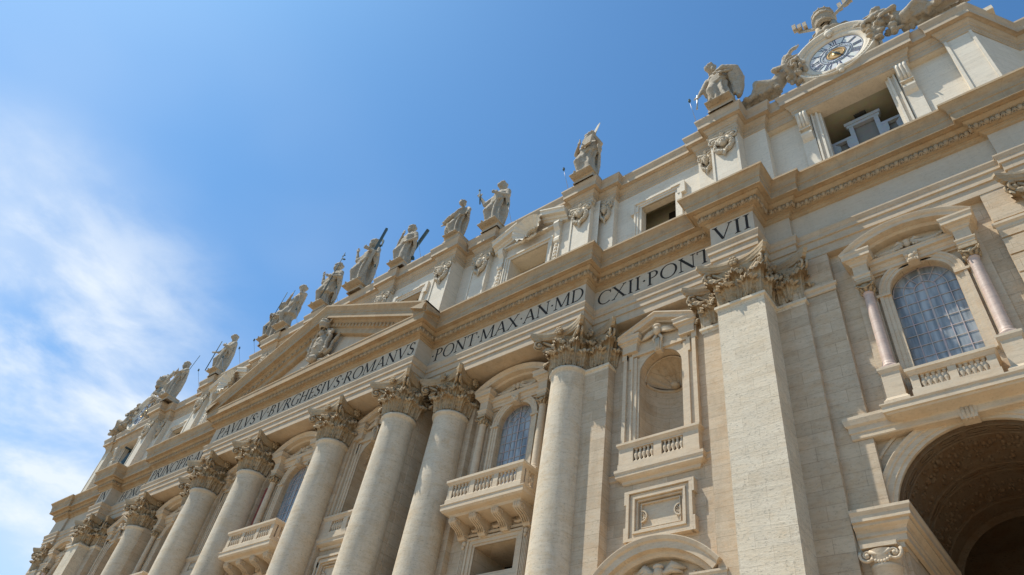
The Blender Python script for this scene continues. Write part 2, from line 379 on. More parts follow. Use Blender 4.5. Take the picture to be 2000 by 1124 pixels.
for s in (-1, 1):
    X = lambda a, b: (a, b) if s > 0 else (-b, -a)
    course(*X(42.7, 44.2), -.56, [(0, 30.1), (.06, 30.15), (.06, 30.35), (.16, 30.45), (.16, 30.6), (0, 30.62)])
    course(*X(51.85, 53.3), -.56, [(0, 30.1), (.06, 30.15), (.06, 30.35), (.16, 30.45), (.16, 30.6), (0, 30.62)])
    course(*X(43.4, 52.6), -.56, [(-.5, 20.9), (0, 20.9), (.05, 20.95), (.05, 21.2), (.1, 21.25), (.1, 21.5), (.2, 21.6), (.26, 21.85), (.26, 22.0), (0, 22.02)])
    for a, b_, yw in ((14.6, 19.0, 0), (25.6, 29, 0), (29.2, 31.2, -.45), (36.2, 36.9, -.45), (3.4, 6.6, -1.56)):
        course(*X(a, b_), yw, [(0, 21.9), (.08, 21.95), (.08, 22.2), (.16, 22.25), (0, 22.3)])
# rusticated courses on the corner pilaster wall
for s in (-1, 1):
    mb = MB()
    for i in range(26):
        z = 2+i*1.15
        if z < 31.3: mb.box(min(s*51.82, s*53.32), max(s*51.82, s*53.32), -.60, -.5, z+.04, z+1.08)
    part(mb, 'rusticated_strip', 'wall')
# body of the church behind the front so that no light leaks in
mb = MB()
mb.box(-43.5, 43.5, 9.2, 30, 0, 47.5); mb.box(-56, -43.5, 14.2, 30, 0, 47.5); mb.box(43.5, 56, 14.2, 30, 0, 47.5); mb.box(-56, -43.5, 9.2, 14.2, 22.2, 47.5); mb.box(43.5, 56, 9.2, 14.2, 22.2, 47.5); mb.box(52.6, 56, 9.2, 14.2, 0, 22.2); mb.box(-56, -52.6, 9.2, 14.2, 0, 22.2); mb.box(-53.5, -50.2, 1.2, 9.2, 0, 38.5); mb.box(50.2, 53.5, 1.2, 9.2, 0, 38.5)
mb.box(-44.2, 44.2, 3.2, 9.2, 0, 38.5); mb.box(-50.2, -44.2, 4.0, 9.2, 22.5, 38.5); mb.box(44.2, 50.2, 4.0, 9.2, 22.5, 38.5)
mb.box(-55, 55, 1.5, 9.3, 38.4, 39.04)
part(mb, 'roof_body', 'wall')
mb = MB()
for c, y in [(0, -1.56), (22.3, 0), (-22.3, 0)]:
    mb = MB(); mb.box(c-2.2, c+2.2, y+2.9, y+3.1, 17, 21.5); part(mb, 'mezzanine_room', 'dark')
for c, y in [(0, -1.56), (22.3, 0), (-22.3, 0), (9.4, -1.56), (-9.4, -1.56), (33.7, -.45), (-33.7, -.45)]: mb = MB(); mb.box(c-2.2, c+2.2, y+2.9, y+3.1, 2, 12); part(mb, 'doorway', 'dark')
# ---- great shafts
def col_r(z):
    t = max(0, (z-10)/19.7); return 1.335-.125*t**1.7
SH = [(1.95, .0), (1.95, .7), (1.75, .72), (1.88, .95), (1.75, 1.2), (1.55, 1.3), (1.68, 1.55), (1.5, 1.75), (1.42, 1.85), (1.35, 2.2)]
SH += [(col_r(z), z) for z in [4+i*1.9 for i in range(14)]]+[(1.22, 29.5), (1.24, 29.66), (1.33, 29.74), (1.37, 29.84), (1.33, 29.95), (1.22, 29.98)]
def leafgrid(W, H, r0, curl, lobes=4, nu=22, nv=18, ph=0):
    """acanthus leaf as grid of (u across, radial outward, z)"""
    g = []
    for j in range(nv+1):
        v = j/nv
        if v < .68: t = v/.68; rad, z = r0+.05+.20*t**1.6, H*.90*t
        else:
            a = (v-.68)/.32*math.radians(200); rad = r0+.25+curl*(1-math.cos(a))*.9; z = H*.90+curl*.75*math.sin(a)
        wv = W*(.60+.42*min(1, v/.6)**1.5)*(1 if v < .78 else 1-((v-.78)/.22)**2*.5)
        row = []
        for i in range(nu+1):
            u = -1+2*i/nu; se = 1+.17*math.cos(v*lobes*2*math.pi+ph)*abs(u)**2
            rid = .075*math.cos(u*4.5*math.pi)*(.75+.25*v)+.12*(1-abs(u))**1.5-.24*u*u+.06*math.cos(v*lobes*2*math.pi+ph)*abs(u)
            row.append((u*wv*se*.5, rad+rid, z-.09*abs(u)**1.5*H*v*v+.035*math.cos(u*4.5*math.pi)*(v > .6)))
        g.append(row)
    return g
def plan(th, n):
    c, s_ = abs(math.cos(th)), abs(math.sin(th))
    return (c**n+s_**n)**(-1/n)
def make_capital(sq=False, seed=1):
    """corinthian capital: z 0..2.95; bell radius 1.2"""
    rnd = random.Random(seed); mb = MB(); n = 9 if sq else 2; R0 = 1.2 if not sq else 1.27
    rows = []; prof = [(.93, 0), (.90, 1.1), (.93, 1.7), (1.05, 2.1), (1.22, 2.36), (1.05, 2.4)]
    K = 48; vs = []; 
    for i in range(K):
        th = 2*math.pi*i/K; k = plan(th, n)
        for r, z in prof: vs.append((R0*.96*r*k*math.cos(th), R0*.96*r*k*math.sin(th), z))
    P = len(prof); mb.add(vs, [(i*P+j, ((i+1) % K)*P+j, ((i+1) % K)*P+j+1, i*P+j+1) for i in range(K) for j in range(P-1)], True)
    def leaf(th, W, H, r0, curl, ph):
        g = leafgrid(W, H, 0, curl, ph=ph); vs = []; nn = len(g[0])
        tw = rnd.uniform(-.03, .03)
        for row in g:
            for u, rad, z in row:
                a = th+tw+u/(R0*1.05)
                k = plan(a, n) if sq else 1
                kk = plan(th, n) if sq else 1
                rr = (R0*k+r0+rad) if not sq else R0*k+(r0+rad)*(1+.25*(kk-1))
                vs.append((rr*math.cos(a), rr*math.sin(a), z))
        m = len(g); fs = [(i*nn+j, i*nn+j+1, (i+1)*nn+j+1, (i+1)*nn+j) for i in range(m-1) for j in range(nn-1)]
        mb.add(vs, fs, True)
    # corner directions are at 45 degrees
    for i in range(8): leaf(math.pi/8+i*math.pi/4, .90, 1.10, .04, .20, rnd.uniform(0, 3))
    for i in range(8): leaf(i*math.pi/4, .92, 1.88, -.04, .26, rnd.uniform(0, 3))
    for i in range(8): leaf(math.pi/8+i*math.pi/4+(.12 if i % 2 else -.12), .5, 2.12, -.12, .12, rnd.uniform(0, 3))
    # stems with small leaves and the corner volutes
    for q in range(4):
        th = math.pi/4+q*math.pi/2; d = Vector((math.cos(th), math.sin(th), 0)); zz = Vector((0, 0, 1)); 
        for sd in (-1, 1):
            a0 = th-sd*.33; k0 = plan(a0, n); e = Vector((math.cos(a0), math.sin(a0), 0))
            c = d*2.33+zz*2.02
            pts = [e*(R0*k0*1.04)+zz*1.25, e*(R0*k0*1.1)+zz*1.65, e.lerp(d, .5)*(R0*k0+.35)+zz*2.08, d*2.1+zz*2.33+Vector((-d.y, d.x, 0))*(-sd)*.12]
            mb.tube(pts, [.10, .13, .11, .09], 7)
            side = Vector((-d.y, d.x, 0))*(-sd)*.13
            mb.spiral(c+side, .30, 1.6, .085, d, zz, -1, 22, start=math.radians(110), nn=6)
            mb.ell(c+side, (.14, .14, .14), 8, 6)
        # inner helices
        tm = q*math.pi/2; dm = Vector((math.cos(tm), math.sin(tm), 0)); sm_ = Vector((-dm.y, dm.x, 0)); km = plan(tm, n)
        for sd in (-1, 1):
            b0 = dm*(R0*1.05)+sm_*sd*.52+zz*1.35
            mb.tube([b0, dm*(R0+.12)+sm_*sd*.48+zz*1.75, dm*(R0+.22)+sm_*sd*.33+zz*2.1], [.09, .09, .07], 6)
            mb.spiral(dm*(R0+.24)+sm_*sd*.2+zz*2.08, .17, 1.3, .055, sm_*sd, zz, 1, 14, start=.4)
        # flower on abacus
        fc = dm*1.72+zz*2.66
        mb.ell(fc, (.17, .17, .17), 8, 6)
        for k in range(6):
            a = k*math.pi/3; mb.ell(fc+sm_*math.cos(a)*.2+zz*math.sin(a)*.22+dm*.02, (.14, .14, .14), 6, 5)
        # curled caps of big leaves near corners
    # abacus with concave sides
    B = 2.2; pts = []
    for q in range(4):
        th = q*math.pi/2; 
        for i in range(13):
            t = -1+2*i/12; x = B*.93*t; y = B*(.70+.30*abs(t)**2.2) if abs(t) < 1 else B
            cx, cy = y, x
            pts.append((cx*math.cos(th)-cy*math.sin(th), cx*math.sin(th)+cy*math.cos(th)))
    m = len(pts); lay = [(.90, 2.40), (.92, 2.52), (.95, 2.56), (.98, 2.74), (1.0, 2.78), (1.0, 2.95)]
    vs = [(x*k, y*k, z) for k, z in lay for x, y in pts]
    fs = [(j*m+i, j*m+(i+1) % m, (j+1)*m+(i+1) % m, (j+1)*m+i) for j in range(len(lay)-1) for i in range(m)]
    fs += [tuple(range(m-1, -1, -1)), tuple(range((len(lay)-1)*m, len(lay)*m))]
    mb.add(vs, fs); return mb
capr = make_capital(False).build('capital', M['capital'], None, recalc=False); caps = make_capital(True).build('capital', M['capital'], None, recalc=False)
COLS = [(27.5, -1.07), (16.95, -1.07), (13.15, -2.66), (5.55, -2.66), (-5.35, -2.66), (-12.9, -2.66), (-16.95, -1.07), (-27.75, -1.07)]
mb = MB(); mb.lathe(SH, 0, 0, 48); shaft0 = part(mb, 'column', 'shaft', loc=(COLS[0][0], COLS[0][1], 0))
capr.parent = shaft0; capr.location = (0, 0, 30.0)
for x, y in COLS[1:]:
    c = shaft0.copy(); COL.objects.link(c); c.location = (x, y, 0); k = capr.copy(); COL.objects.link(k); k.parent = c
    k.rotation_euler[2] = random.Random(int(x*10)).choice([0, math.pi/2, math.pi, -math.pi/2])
# ---- giant square piers (inscribed blocks stand over them)
mb = MB()
mb.box(-1.33, 1.33, -1.25, 1.6, 2.0, 29.6); mb.sweep([(-1.33, 1.5), (-1.33, -1.25), (1.33, -1.25), (1.33, 1.5)], [(0, 29.5), (.03, 29.66), (.13, 29.72), (.13, 29.88), (.06, 29.95), (-.1, 29.98)])
mb.sweep([(-1.33, 1.5), (-1.33, -1.25), (1.33, -1.25), (1.33, 1.5)], [(0, 2.2), (.1, 1.8), (.3, 1.5), (.2, 1.2), (.5, .8), (.6, .6), (.6, 0)])
pier0 = part(mb, 'pier', 'pier', loc=(39.72, -1.17, 0)); caps.parent = pier0; caps.location = (0, .08, 30.0); caps.scale = (.98, .98, 1)
p2_ = pier0.copy(); COL.objects.link(p2_); p2_.location = (-39.72, -1.17, 0); k = caps.copy(); COL.objects.link(k); k.parent = p2_
mb = MB(); mb.sweep([(-1.3, 1.0), (-1.3, -.5), (1.3, -.5), (1.3, 1.0)], [(0, 29.5), (.03, 29.66), (.12, 29.72), (.12, 29.88), (.04, 29.95), (-.1, 29.98)])
hp = part(mb, 'pilaster_neck', 'pier', loc=(41.33, -.36, 0)); k = caps.copy(); COL.objects.link(k); k.parent = hp; k.location = (0, .78, 30); k.scale = (1, .98, 1)
for x, y in ((-41.33, -.36), (38.15, -.74), (-38.15, -.74), (29.15, -.70), (-29.15, -.70), (54.75, -.2), (-54.75, -.2), (14.35, -.0), (-14.35, 0)):
    if abs(x) < 20: continue
    c = hp.copy(); COL.objects.link(c); c.location = (x, y, 0); kk = k.copy(); COL.objects.link(kk); kk.parent = c
# end pilaster shafts
for s in (-1, 1): mb = MB(); mb.box(s*54.75-1.3, s*54.75+1.3, -.70, 0, 0, 29.6); part(mb, 'end_pilaster', 'pier')
# ---- balustrade pieces
BP = [(.09, 0), (.11, .03), (.11, .09), (.06, .12), (.055, .2), (.12, .42), (.115, .5), (.06, .72), (.05, .8), (.085, .84), (.085, .88), (.06, .9), (.10, .95), (.10, 1)]
def balusters(mb, x0, x1, y, z0, z1, n, axis='x', cx=0):
    for i in range(n):
        t = x0+(x1-x0)*(i+.5)/n; h = z1-z0
        px, py = (t, y) if axis == 'x' else (cx, t)
        mb.lathe([(r*1.1, z0+h*z) for r, z in BP], px, py, 9)
def arch_window(hc=2.5, end=True):
    """surround built round x=0 on a wall at y=0; returns root object"""
    mb = MB()
    # archivolt and jambs
    mb.ring(0, 28.9, [(1.46, .05), (1.46, -.10), (1.62, -.10), (1.64, -.14), (1.80, -.14), (1.84, -.2), (1.96, -.2), (1.98, .02)], n=32)
    for s in (-1, 1):
        for a, b_, y in ((1.46, 1.63, -.10), (1.63, 1.82, -.14), (1.82, 1.98, -.2)): mb.box(min(s*a, s*b_), max(s*a, s*b_), y, .1, 24.0, 28.9)
        mb.box(min(s*1.44, s*2.1), max(s*1.44, s*2.1), -.24, .1, 28.74, 28.9)
        # entablature block over each small column
        x0, x1 = s*hc-.36, s*hc+.36
        P = [(x0, .1), (x0, -.72), (x1, -.72), (x1, .1)]
        mb.sweep(P, [(-.3, 29.72), (0, 29.72), (0, 29.86), (.04, 29.88), (.04, 30.02), (.1, 30.1), (.1, 30.16), (.0, 30.18), (0, 30.85), (.06, 30.9), (.1, 31.02), (.22, 31.12), (.22, 31.16), (.34, 31.2), (.34, 31.42), (.40, 31.55), (.40, 31.66), (-.3, 31.7)])
        mb.box(x0+.02, x1-.02, -.70, .1, 29.73, 31.6)
        # half pilaster behind
        mb.box(s*hc-.30, s*hc+.30, -.14, .1, 24.2, 29.75)
        mb.box(min(s*(hc+.3), s*(hc+.6)), max(s*(hc+.3), s*(hc+.6)), -.08, .1, 22.0, 31.2)
        # pedestals
        P = [(s*hc-.40, .1), (s*hc-.40, -.80), (s*hc+.40, -.80), (s*hc+.40, .1)]
        mb.sweep(P, [(.14, 21.9), (.14, 22.2), (.08, 22.26), (.04, 22.36), (0, 22.4), (0, 23.72), (.03, 23.76), (.1, 23.9), (.1, 24.02), (.02, 24.05), (-.4, 24.06)])
    # recessed centre entablature
    mb.sweep([(-hc+.4, -.22), (hc-.4, -.22)], [(-.3, 30.42), (0, 30.42), (0, 30.62), (.05, 30.66), (.1, 30.78), (.1, 30.82), (.24, 30.86), (.24, 31.04), (.28, 31.1), (.28, 31.16), (-.3, 31.2)])
    mb.box(-hc+.3, hc-.3, -.10, .1, 30.3, 31.2)
    # wall field between archivolt and block
    # keystone: carved mask under the cornice
    mb.prism([(-.26, 30.2), (.26, 30.2), (.34, 30.86), (-.34, 30.86)], -.46, 0)
    for cx_, cz_, r in ((-.2, 30.66, .13), (.2, 30.66, .13), (0, 30.5, .17), (0, 30.32, .12), (-.12, 30.3, .1), (.12, 30.3, .1)): mb.ell((cx_, -.46, cz_), (r, r*.7, r), 8, 6)
    # segmental pediment
    half = hc+.80; rise = 1.17; zt = 31.66; R = (half*half+rise*rise)/(2*rise); cz = zt+rise-R; a = math.asin(half/R)
    mb.ring(0, cz, [(R-.56, .05), (R-.56, -.52), (R-.5, -.60), (R-.42, -.62), (R-.40, -.98), (R-.22, -1.0), (R-.14, -1.08), (R-.02, -1.14), (R, -1.14), (R, .1)], math.pi/2-a, math.pi/2+a, 30)
    for s in (-1, 1):
        pr = [(R-.56, .05), (R-.56, -.52), (R-.5, -.60), (R-.42, -.62), (R-.40, -.98), (R-.22, -1.0), (R-.14, -1.08), (R-.02, -1.14), (R, -1.14), (R, .1)]
        an = math.pi/2+s*a; mb.add([(r*math.cos(an), y, cz+r*math.sin(an)) for r, y in pr], [tuple(range(len(pr)))])
    # festoon in the tympanum
    mb.quad((-half+.5, -.05, 31.1), (half-.5, -.05, 31.1), (half-1.4, -.05, 32.4), (-half+1.4, -.05, 32.4))
    rr = random.Random(4)
    mb.ell((0, -.28, 31.62), (.17, .15, .22), 9, 7); mb.ell((0, -.28, 31.8), (.2, .14, .12), 8, 6)
    for s in (-1, 1): mb.tube([(s*.12, -.25, 31.6), (s*.4, -.28, 31.85), (s*.75, -.2, 31.7)], [.07, .13, .03], 6)
    for s in (-1, 1):
        mb.tube([(s*.2, -.25, 31.7), (s*.7, -.25, 31.42), (s*1.3, -.25, 31.42), (s*1.9, -.2, 31.38)], [.12, .17, .16, .06], 7)
        for i in range(12): t = i/11; mb.ell((s*(.3+1.4*t), -.34, 31.5-.12*math.sin(t*3)+rr.uniform(-.08, .08)), (.1, .08, .09), 6, 4)
    root = part(mb, 'arched_window', 'trim')
    # glazing
    mb = MB(); n = 24; y = .42
    pts = [(-1.5, 23.8), (1.5, 23.8)]+[(1.5*math.cos(math.pi*i/n), 28.9+1.5*math.sin(math.pi*i/n)) for i in range(n+1)]
    mb.add([(x, y, z) for x, z in pts], [tuple(range(len(pts)))]); mb.build('window_pane', M['glass'], root)
    mb = MB(); w_ = .02; y0, y1 = .375, .41
    for x in (-.99, -.5, 0, .5, .99):
        top = 28.9 if x else 30.38
        ww = w_*(2.1 if x == 0 else 1)
        mb.box(x-ww, x+ww, y0, y1, 23.9, top)
    for i in range(8):
        z = 28.9-.66*i
        if z > 24: mb.box(-1.47, 1.47, y0+.01, y1-.01, z-w_, z+w_)
    for r in (.5, .99, 1.45):
        mb.ring(0, 28.9, [(r-w_, y0), (r+w_, y0), (r+w_, y1), (r-w_, y1), (r-w_, y0)], n=24)
    for a_ in (30, 60, 120, 150):
        t = math.radians(a_); c_, s_ = math.cos(t), math.sin(t)
        mb.tube([(.5*c_, .36, 28.9+.5*s_), (1.46*c_, .36, 28.9+1.46*s_)], w_, 4, False)
    mb.build('glazing_bar', M['mullion'], root)
    # small columns
    for s in (-1, 1):
        mb = MB(); cx_, cy_ = s*hc, -.40
        mb.box(cx_-.33, cx_+.33, cy_-.33, cy_+.33, 24.06, 24.2)
        mb.lathe([(.33, 24.2), (.35, 24.26), (.33, 24.32), (.28, 24.34), (.31, 24.41), (.28, 24.48), (.265, 24.6), (.26, 26.4), (.235, 28.85), (.24, 28.95), (.27, 28.98), (.27, 29.04), (.2, 29.08)], cx_, cy_, 20)
        c1 = mb.build('column_shaft', M['marble'] if end else M['trim'], root)
        mb = MB(); mb.lathe([(.24, 29.05), (.26, 29.3), (.36, 29.48), (.2, 29.5)], cx_, cy_, 14)
        for i in range(8):
            a_ = i*math.pi/4; mb.tube([(cx_+.25*math.cos(a_), cy_+.25*math.sin(a_), 29.06), (cx_+.33*math.cos(a_), cy_+.33*math.sin(a_), 29.28), (cx_+.40*math.cos(a_), cy_+.40*math.sin(a_), 29.3)], [.09, .08, .05], 5)
        for sx in (-1, 1):
            for sy in (-1, 1):
                q = Vector((cx_+sx*.33, cy_+sy*.33, 29.42)); mb.spiral(q, .13, 1.2, .045, (sx*.7, sy*.7, 0), (0, 0, 1), -1, 12, nn=5); mb.ell(q, (.07, .07, .07), 6, 4)
        mb.tube([(cx_-.3, cy_-.36, 29.36), (cx_, cy_-.34, 29.22), (cx_+.3, cy_-.36, 29.36)], .05, 5)
        mb.box(cx_-.40, cx_+.40, cy_-.40, cy_+.40, 29.54, 29.72); mb.build('column_capital', M['capital'], root)
    return root
def small_balustrade(root, hw, y, n=5, mat='trim'):
    mb = MB()
    mb.sweep([(-hw, .1), (-hw, y), (hw, y), (hw, .1)], [(-.3, 23.04), (0, 23.04), (.03, 23.1), (.08, 23.2), (.12, 23.24), (.12, 23.38), (-.3, 23.42)])
    mb.box(-hw, hw, y, y+.34, 23.05, 23.3)
    mb.box(-hw-.04, hw+.04, y-.05, y+.4, 21.9, 22.28)
    for a, b_ in ((-hw, -hw+.34), (-.17, .17), (hw-.34, hw)): mb.box(a, b_, y+.02, y+.34, 22.26, 23.06)
    balusters(mb, -hw+.36, -.19, y+.17, 22.27, 23.05, n); balusters(mb, .19, hw-.36, y+.17, 22.27, 23.05, n)
    mb.build('balustrade', M[mat], root)
def console(mb, cx, w_, y0, z1, dep, h):   # scrolled bracket
    P = [(0, 0), (-dep, 0), (-dep-.05, -.1*h), (-dep*.98, -.3*h), (-dep*.82, -.42*h), (-dep*.6, -.5*h), (-dep*.42, -.66*h), (-dep*.34, -.85*h), (-dep*.25, -h), (0, -h)]
    mb.prism_x([(y0+a, z1+b_) for a, b_ in P], cx-w_/2, cx+w_/2)
    for s in (-1, 1):
        mb.spiral((cx+s*w_/2, y0-dep*.80, z1-.25*h), .25*h, 1.4, .05, (0, -1, 0), (0, 0, 1), 1, 16)
        mb.spiral((cx+s*w_/2, y0-dep*.22, z1-.82*h), .16*h, 1.2, .035, (0, -1, 0), (0, 0, 1), 1, 12)
    for k in (-.3, 0, .3):
        mb.tube([(cx+k*w_, y0-dep-.02, z1-.06*h), (cx+k*w_, y0-dep-.03, z1-.2*h), (cx+k*w_, y0-dep*.9, z1-.4*h), (cx+k*w_, y0-dep*.55, z1-.56*h), (cx+k*w_, y0-dep*.36, z1-.86*h)], .045, 5)
    for k in (-.3, 0, .3): mb.ell((cx+k*w_, y0-dep+.0, z1-.05), (.07, .1, .06), 6, 4)
# end bays
rt = arch_window(2.4); rt.location = (48.05, -.12, 0); small_balustrade(rt, 1.66, -1.06)
mb = MB(); mb.sweep([(-3.05, .1), (-3.05, -1.2), (3.05, -1.2), (3.05, .1)], [(-1, 21.0), (-.85, 21.05), (-.8, 21.2), (-.35, 21.3), (-.12, 21.36), (-.08, 21.44), (0, 21.46), (0, 21.72), (.06, 21.8), (.06, 21.86), (-1.2, 21.9)]); mb.build('window_ledge', M['trim'], rt)
copy_tree(rt, loc=(-48.05, -.12, 0))
# balcony bays
def balcony(root):
    mb = MB(); Y = -1.95; X = 3.0
    mb.sweep([(-3.28, .1), (-3.28, -1.98), (3.28, -1.98), (3.28, .1)], [(-1.9, 21.55), (-.5, 21.6), (-.42, 21.75), (-.12, 21.82), (0, 21.93), (0, 22.22), (.05, 22.26), (.05, 22.32), (-1.9, 22.33)])
    P = [(-X, .1), (-X, Y), (X, Y), (X, .1)]
    mb.sweep(P, [(0, 22.32), (.03, 22.34), (.03, 22.62), (0, 22.66), (-.3, 22.67), (-.3, 22.32)])
    mb.sweep(P, [(-.3, 23.58), (0, 23.58), (.02, 23.62), (.08, 23.7), (.14, 23.76), (.14, 23.92), (.1, 23.95), (-.32, 23.96), (-.32, 23.58)])
    for c in (-2.8, -.95, .95, 2.8):
        mb.box(c-.19, c+.19, Y+.01, Y+.29, 22.66, 23.59)
    for a, b_ in ((-2.6, -1.15), (-.75, .75), (1.15, 2.6)): balusters(mb, a, b_, Y+.15, 22.66, 23.59, 5)
    for s in (-1, 1):
        mb.box(min(s*2.71, s*2.99), max(s*2.71, s*2.99), -1.55, -1.3, 22.66, 23.59) ; mb.box(min(s*2.71, s*2.99), max(s*2.71, s*2.99), -.35, 0, 22.66, 23.59)
        balusters(mb, -1.25, -.4, 0, 22.66, 23.59, 3, 'y', s*2.85)
    b = mb.build('balcony', M['trim'], root)
    for c in (-2.55, -.88, .88, 2.55): mb = MB(); console(mb, c, .52, 0, 21.58, 1.5, .95); mb.build('bracket', M['trim'], root)
    mb = MB()
    mb.sweep([(-3.1, .05), (-3.1, -.12), (3.1, -.12), (3.1, .05)], [(0, 20.85), (.04, 20.9), (.04, 21.0), (0, 21.02)])
    for s in (-1, 0, 1): mb.tube([(s*1.7-.5, -.08, 21.4), (s*1.7-.2, -.14, 21.2), (s*1.7+.2, -.14, 21.2), (s*1.7+.5, -.08, 21.4)], [.05, .1, .1, .05], 6); mb.ell((s*1.7, -.1, 21.25), (.22, .1, .17), 8, 6)
    mb.build('bracket_frieze', M['trim'], root)
    mb = MB()       # mezzanine frame
    for i, (a, y) in enumerate(((.0, -.05), (.16, -.12), (.42, -.2))):
        d = (.16, .26, .14)[i]; x0 = 1.63+a; z0 = 18.4-a; z1 = 20.2+a*.9
        for s in (-1, 1): mb.box(min(s*x0, s*(x0+d)), max(s*x0, s*(x0+d)), y, .05, z0-d, z1+d)
        mb.box(-x0, x0, y, .05, z1, z1+d); mb.box(-x0, x0, y, .05, z0-d, z0)
    for s in (-1, 1):
        mb.box(s*2.42-.2, s*2.42+.2, -.16, .05, 17.2, 20.85)
        for k in (-.11, 0, .11): mb.box(s*2.42+k-.03, s*2.42+k+.03, -.22, -.1, 17.4, 20.1)
        mb.ell((s*2.42, -.2, 20.45), (.17, .12, .2), 8, 6); mb.ell((s*2.42, -.24, 20.2), (.12, .1, .14), 8, 6)
    mb.build('mezzanine_frame', M['trim'], root)
rc = arch_window(2.62, False); rc.location = (22.3, -.02, 0); balcony(rc)
copy_tree(rc, loc=(0, -1.58, 0)); copy_tree(rc, loc=(-22.3, -.02, 0))
for s in (-1, 1): mb = MB(); mb.box(s*3.72-.38, s*3.72+.38, -1.70, -1.5, 22.5, 29.0); part(mb, 'marble_panel', 'red')
# ---- niche bays
def niche():
    mb = MB()
    for s in (-1, 1):
        for a, b_, y in ((1.41, 1.56, -.04), (1.56, 1.80, -.12), (1.80, 1.92, -.2), (1.92, 2.2, -.08), (2.2, 2.43, -.26)):
            mb.box(min(s*a, s*b_), max(s*a, s*b_), y, .05, 23.7, 30.5 if b_ > 2.1 else 30.2-(1.92-b_)*.3)
        # crossettes
        mb.box(min(s*1.8, s*2.05), max(s*1.8, s*2.05), -.2, .05, 29.3, 30.3); mb.box(min(s*2.2, s*2.52), max(s*2.2, s*2.52), -.28, .05, 30.1, 31.2)
        # level cornice pieces
        P = [(s*1.95-.55, .05), (s*1.95-.55, -.42), (s*1.95+.55, -.42), (s*1.95+.55, .05)]
        mb.sweep(P, [(-.4, 30.95), (-.05, 31.0), (0, 31.1), (.08, 31.15), (.08, 31.25), (.2, 31.3), (.2, 31.5), (.26, 31.6), (.26, 31.68), (-.4, 31.7)])
        mb.box(s*1.95-.5, s*1.95+.5, -.40, .05, 30.5, 31.66)
    mb.box(-1.9, 1.9, -.18, .05, 30.24, 30.5); mb.box(-1.9, 1.9, -.1, .05, 30.5, 31.4)
    for i in range(16):       # lintel field around the arch
        pass
    n = 20; P = [(-1.41*math.cos(math.pi*i/n), 28.8+1.41*math.sin(math.pi*i/n)) for i in range(n+1)]
    for (ax, az), (bx, bz) in zip(P, P[1:]): mb.quad((ax, -.03, az), (bx, -.03, bz), (bx, -.03, 30.25), (ax, -.03, 30.25))
    # triangular pediment
    T = 2.62; ap = 32.86; zb = 31.68; sl = (ap-zb-.0)/T
    for s in (-1, 1):
        pr = [(.0, .05), (0, -.78), (-.1, -.78), (-.16, -.7), (-.22, -.66), (-.42, -.64), (-.46, -.36), (-.56, -.3), (-.58, .05)]
        vs = []
        for dz, y in pr: vs += [(s*T, y, zb+dz+.05), (0, y, ap+dz)]
        mb.add(vs, [(2*i, 2*i+1, 2*i+3, 2*i+2) for i in range(len(pr)-1)]+[tuple(2*i for i in range(len(pr)))])
    mb.add([(-T+.3, -.06, 31.3), (T-.3, -.06, 31.3), (0, -.06, 32.5)], [(0, 1, 2)])
    # mask and wings, keystone
    mb.prism([(-.2, 29.95), (.2, 29.95), (.27, 30.7), (-.27, 30.7)], -.34, 0)
    mb.ell((0, -.4, 31.5), (.26, .24, .34), 10, 8); mb.ell((0, -.42, 31.82), (.33, .22, .18), 8, 6)
    rr = random.Random(9)
    for s in (-1, 1):
        for i in range(7):
            a = math.radians(8+i*13); mb.tube([(s*.2, -.3, 31.45), (s*(.2+.62*math.cos(a)), -.34, 31.2+.62*math.sin(a)*.75), (s*(.2+1.1*math.cos(a)), -.2, 31.15+1.0*math.sin(a)*.75)], [.1, .11, .03], 6)
        mb.tube([(s*.1, -.3, 31.2), (s*.3, -.34, 30.9), (s*.2, -.3, 30.6)], [.12, .1, .05], 6)
    for k in (-.1, 0, .1): mb.tube([(k, -.36, 30.9), (k, -.38, 30.3), (k, -.36, 30.0)], .05, 5)
    root = part(mb, 'niche_surround', 'trim')
    mb = MB()      # niche shell
    n = 24; K = 18
    mb.lathe([(1.41, 23.8), (1.41, 28.7)], 0, .0, n, 0, math.pi, True)
    mb.quad((-1.41, 0, 23.9), (1.41, 0, 23.9), (1.41, 1.41, 23.9), (-1.41, 1.41, 23.9))
    mb.lathe([(1.41, 28.5), (1.33, 28.5), (1.33, 28.66), (1.41, 28.7)], 0, 0, n, 0, math.pi, True)
    nv = 66; vs = []; fs = []
    for i in range(nv+1):
        a = math.pi*i/nv
        for j in range(13):
            b_ = math.pi/2*j/12
            r = 1.41*(1-.09*math.sin(b_*2)*abs(math.sin(a*8.5)))
            # ribs radiate from the back centre at springing
            e = b_; x = math.cos(a)*math.sin(e); z = math.sin(a)*math.sin(e); y = math.cos(e)
            vs.append((r*x, r*y, 28.7+max(0, r*z)))
    fs = [(i*13+j, i*13+j+1, (i+1)*13+j+1, (i+1)*13+j) for i in range(nv) for j in range(12)]
    mb.add(vs, fs, True); mb.v = [(x, y+.68, z) for x, y, z in mb.v]; mb.ring(0, 28.7, [(1.42, .60), (1.36, .62), (1.36, .74), (1.42, .78)], n=24); mb.ell((0, 1.75, 28.75), (.3, .3, .2), 10, 6); mb.build('niche_recess', M['wall'], root, recalc=False)
    mb = MB(); y = -.42; hw = 2.42; mb.box(-1.41, 1.41, -.3, .8, 23.84, 23.95)
    mb.sweep([(-hw, .1), (-hw, y), (hw, y), (hw, .1)], [(-.3, 23.6), (0, 23.6), (.03, 23.66), (.08, 23.74), (.12, 23.78), (.12, 23.92), (-.3, 23.96)])
    mb.box(-hw, hw, y+.02, 0, 23.5, 23.7); mb.box(-hw-.03, hw+.03, y-.03, .1, 22.3, 22.64); mb.box(-hw, hw, -.04, .1, 22.3, 23.6)
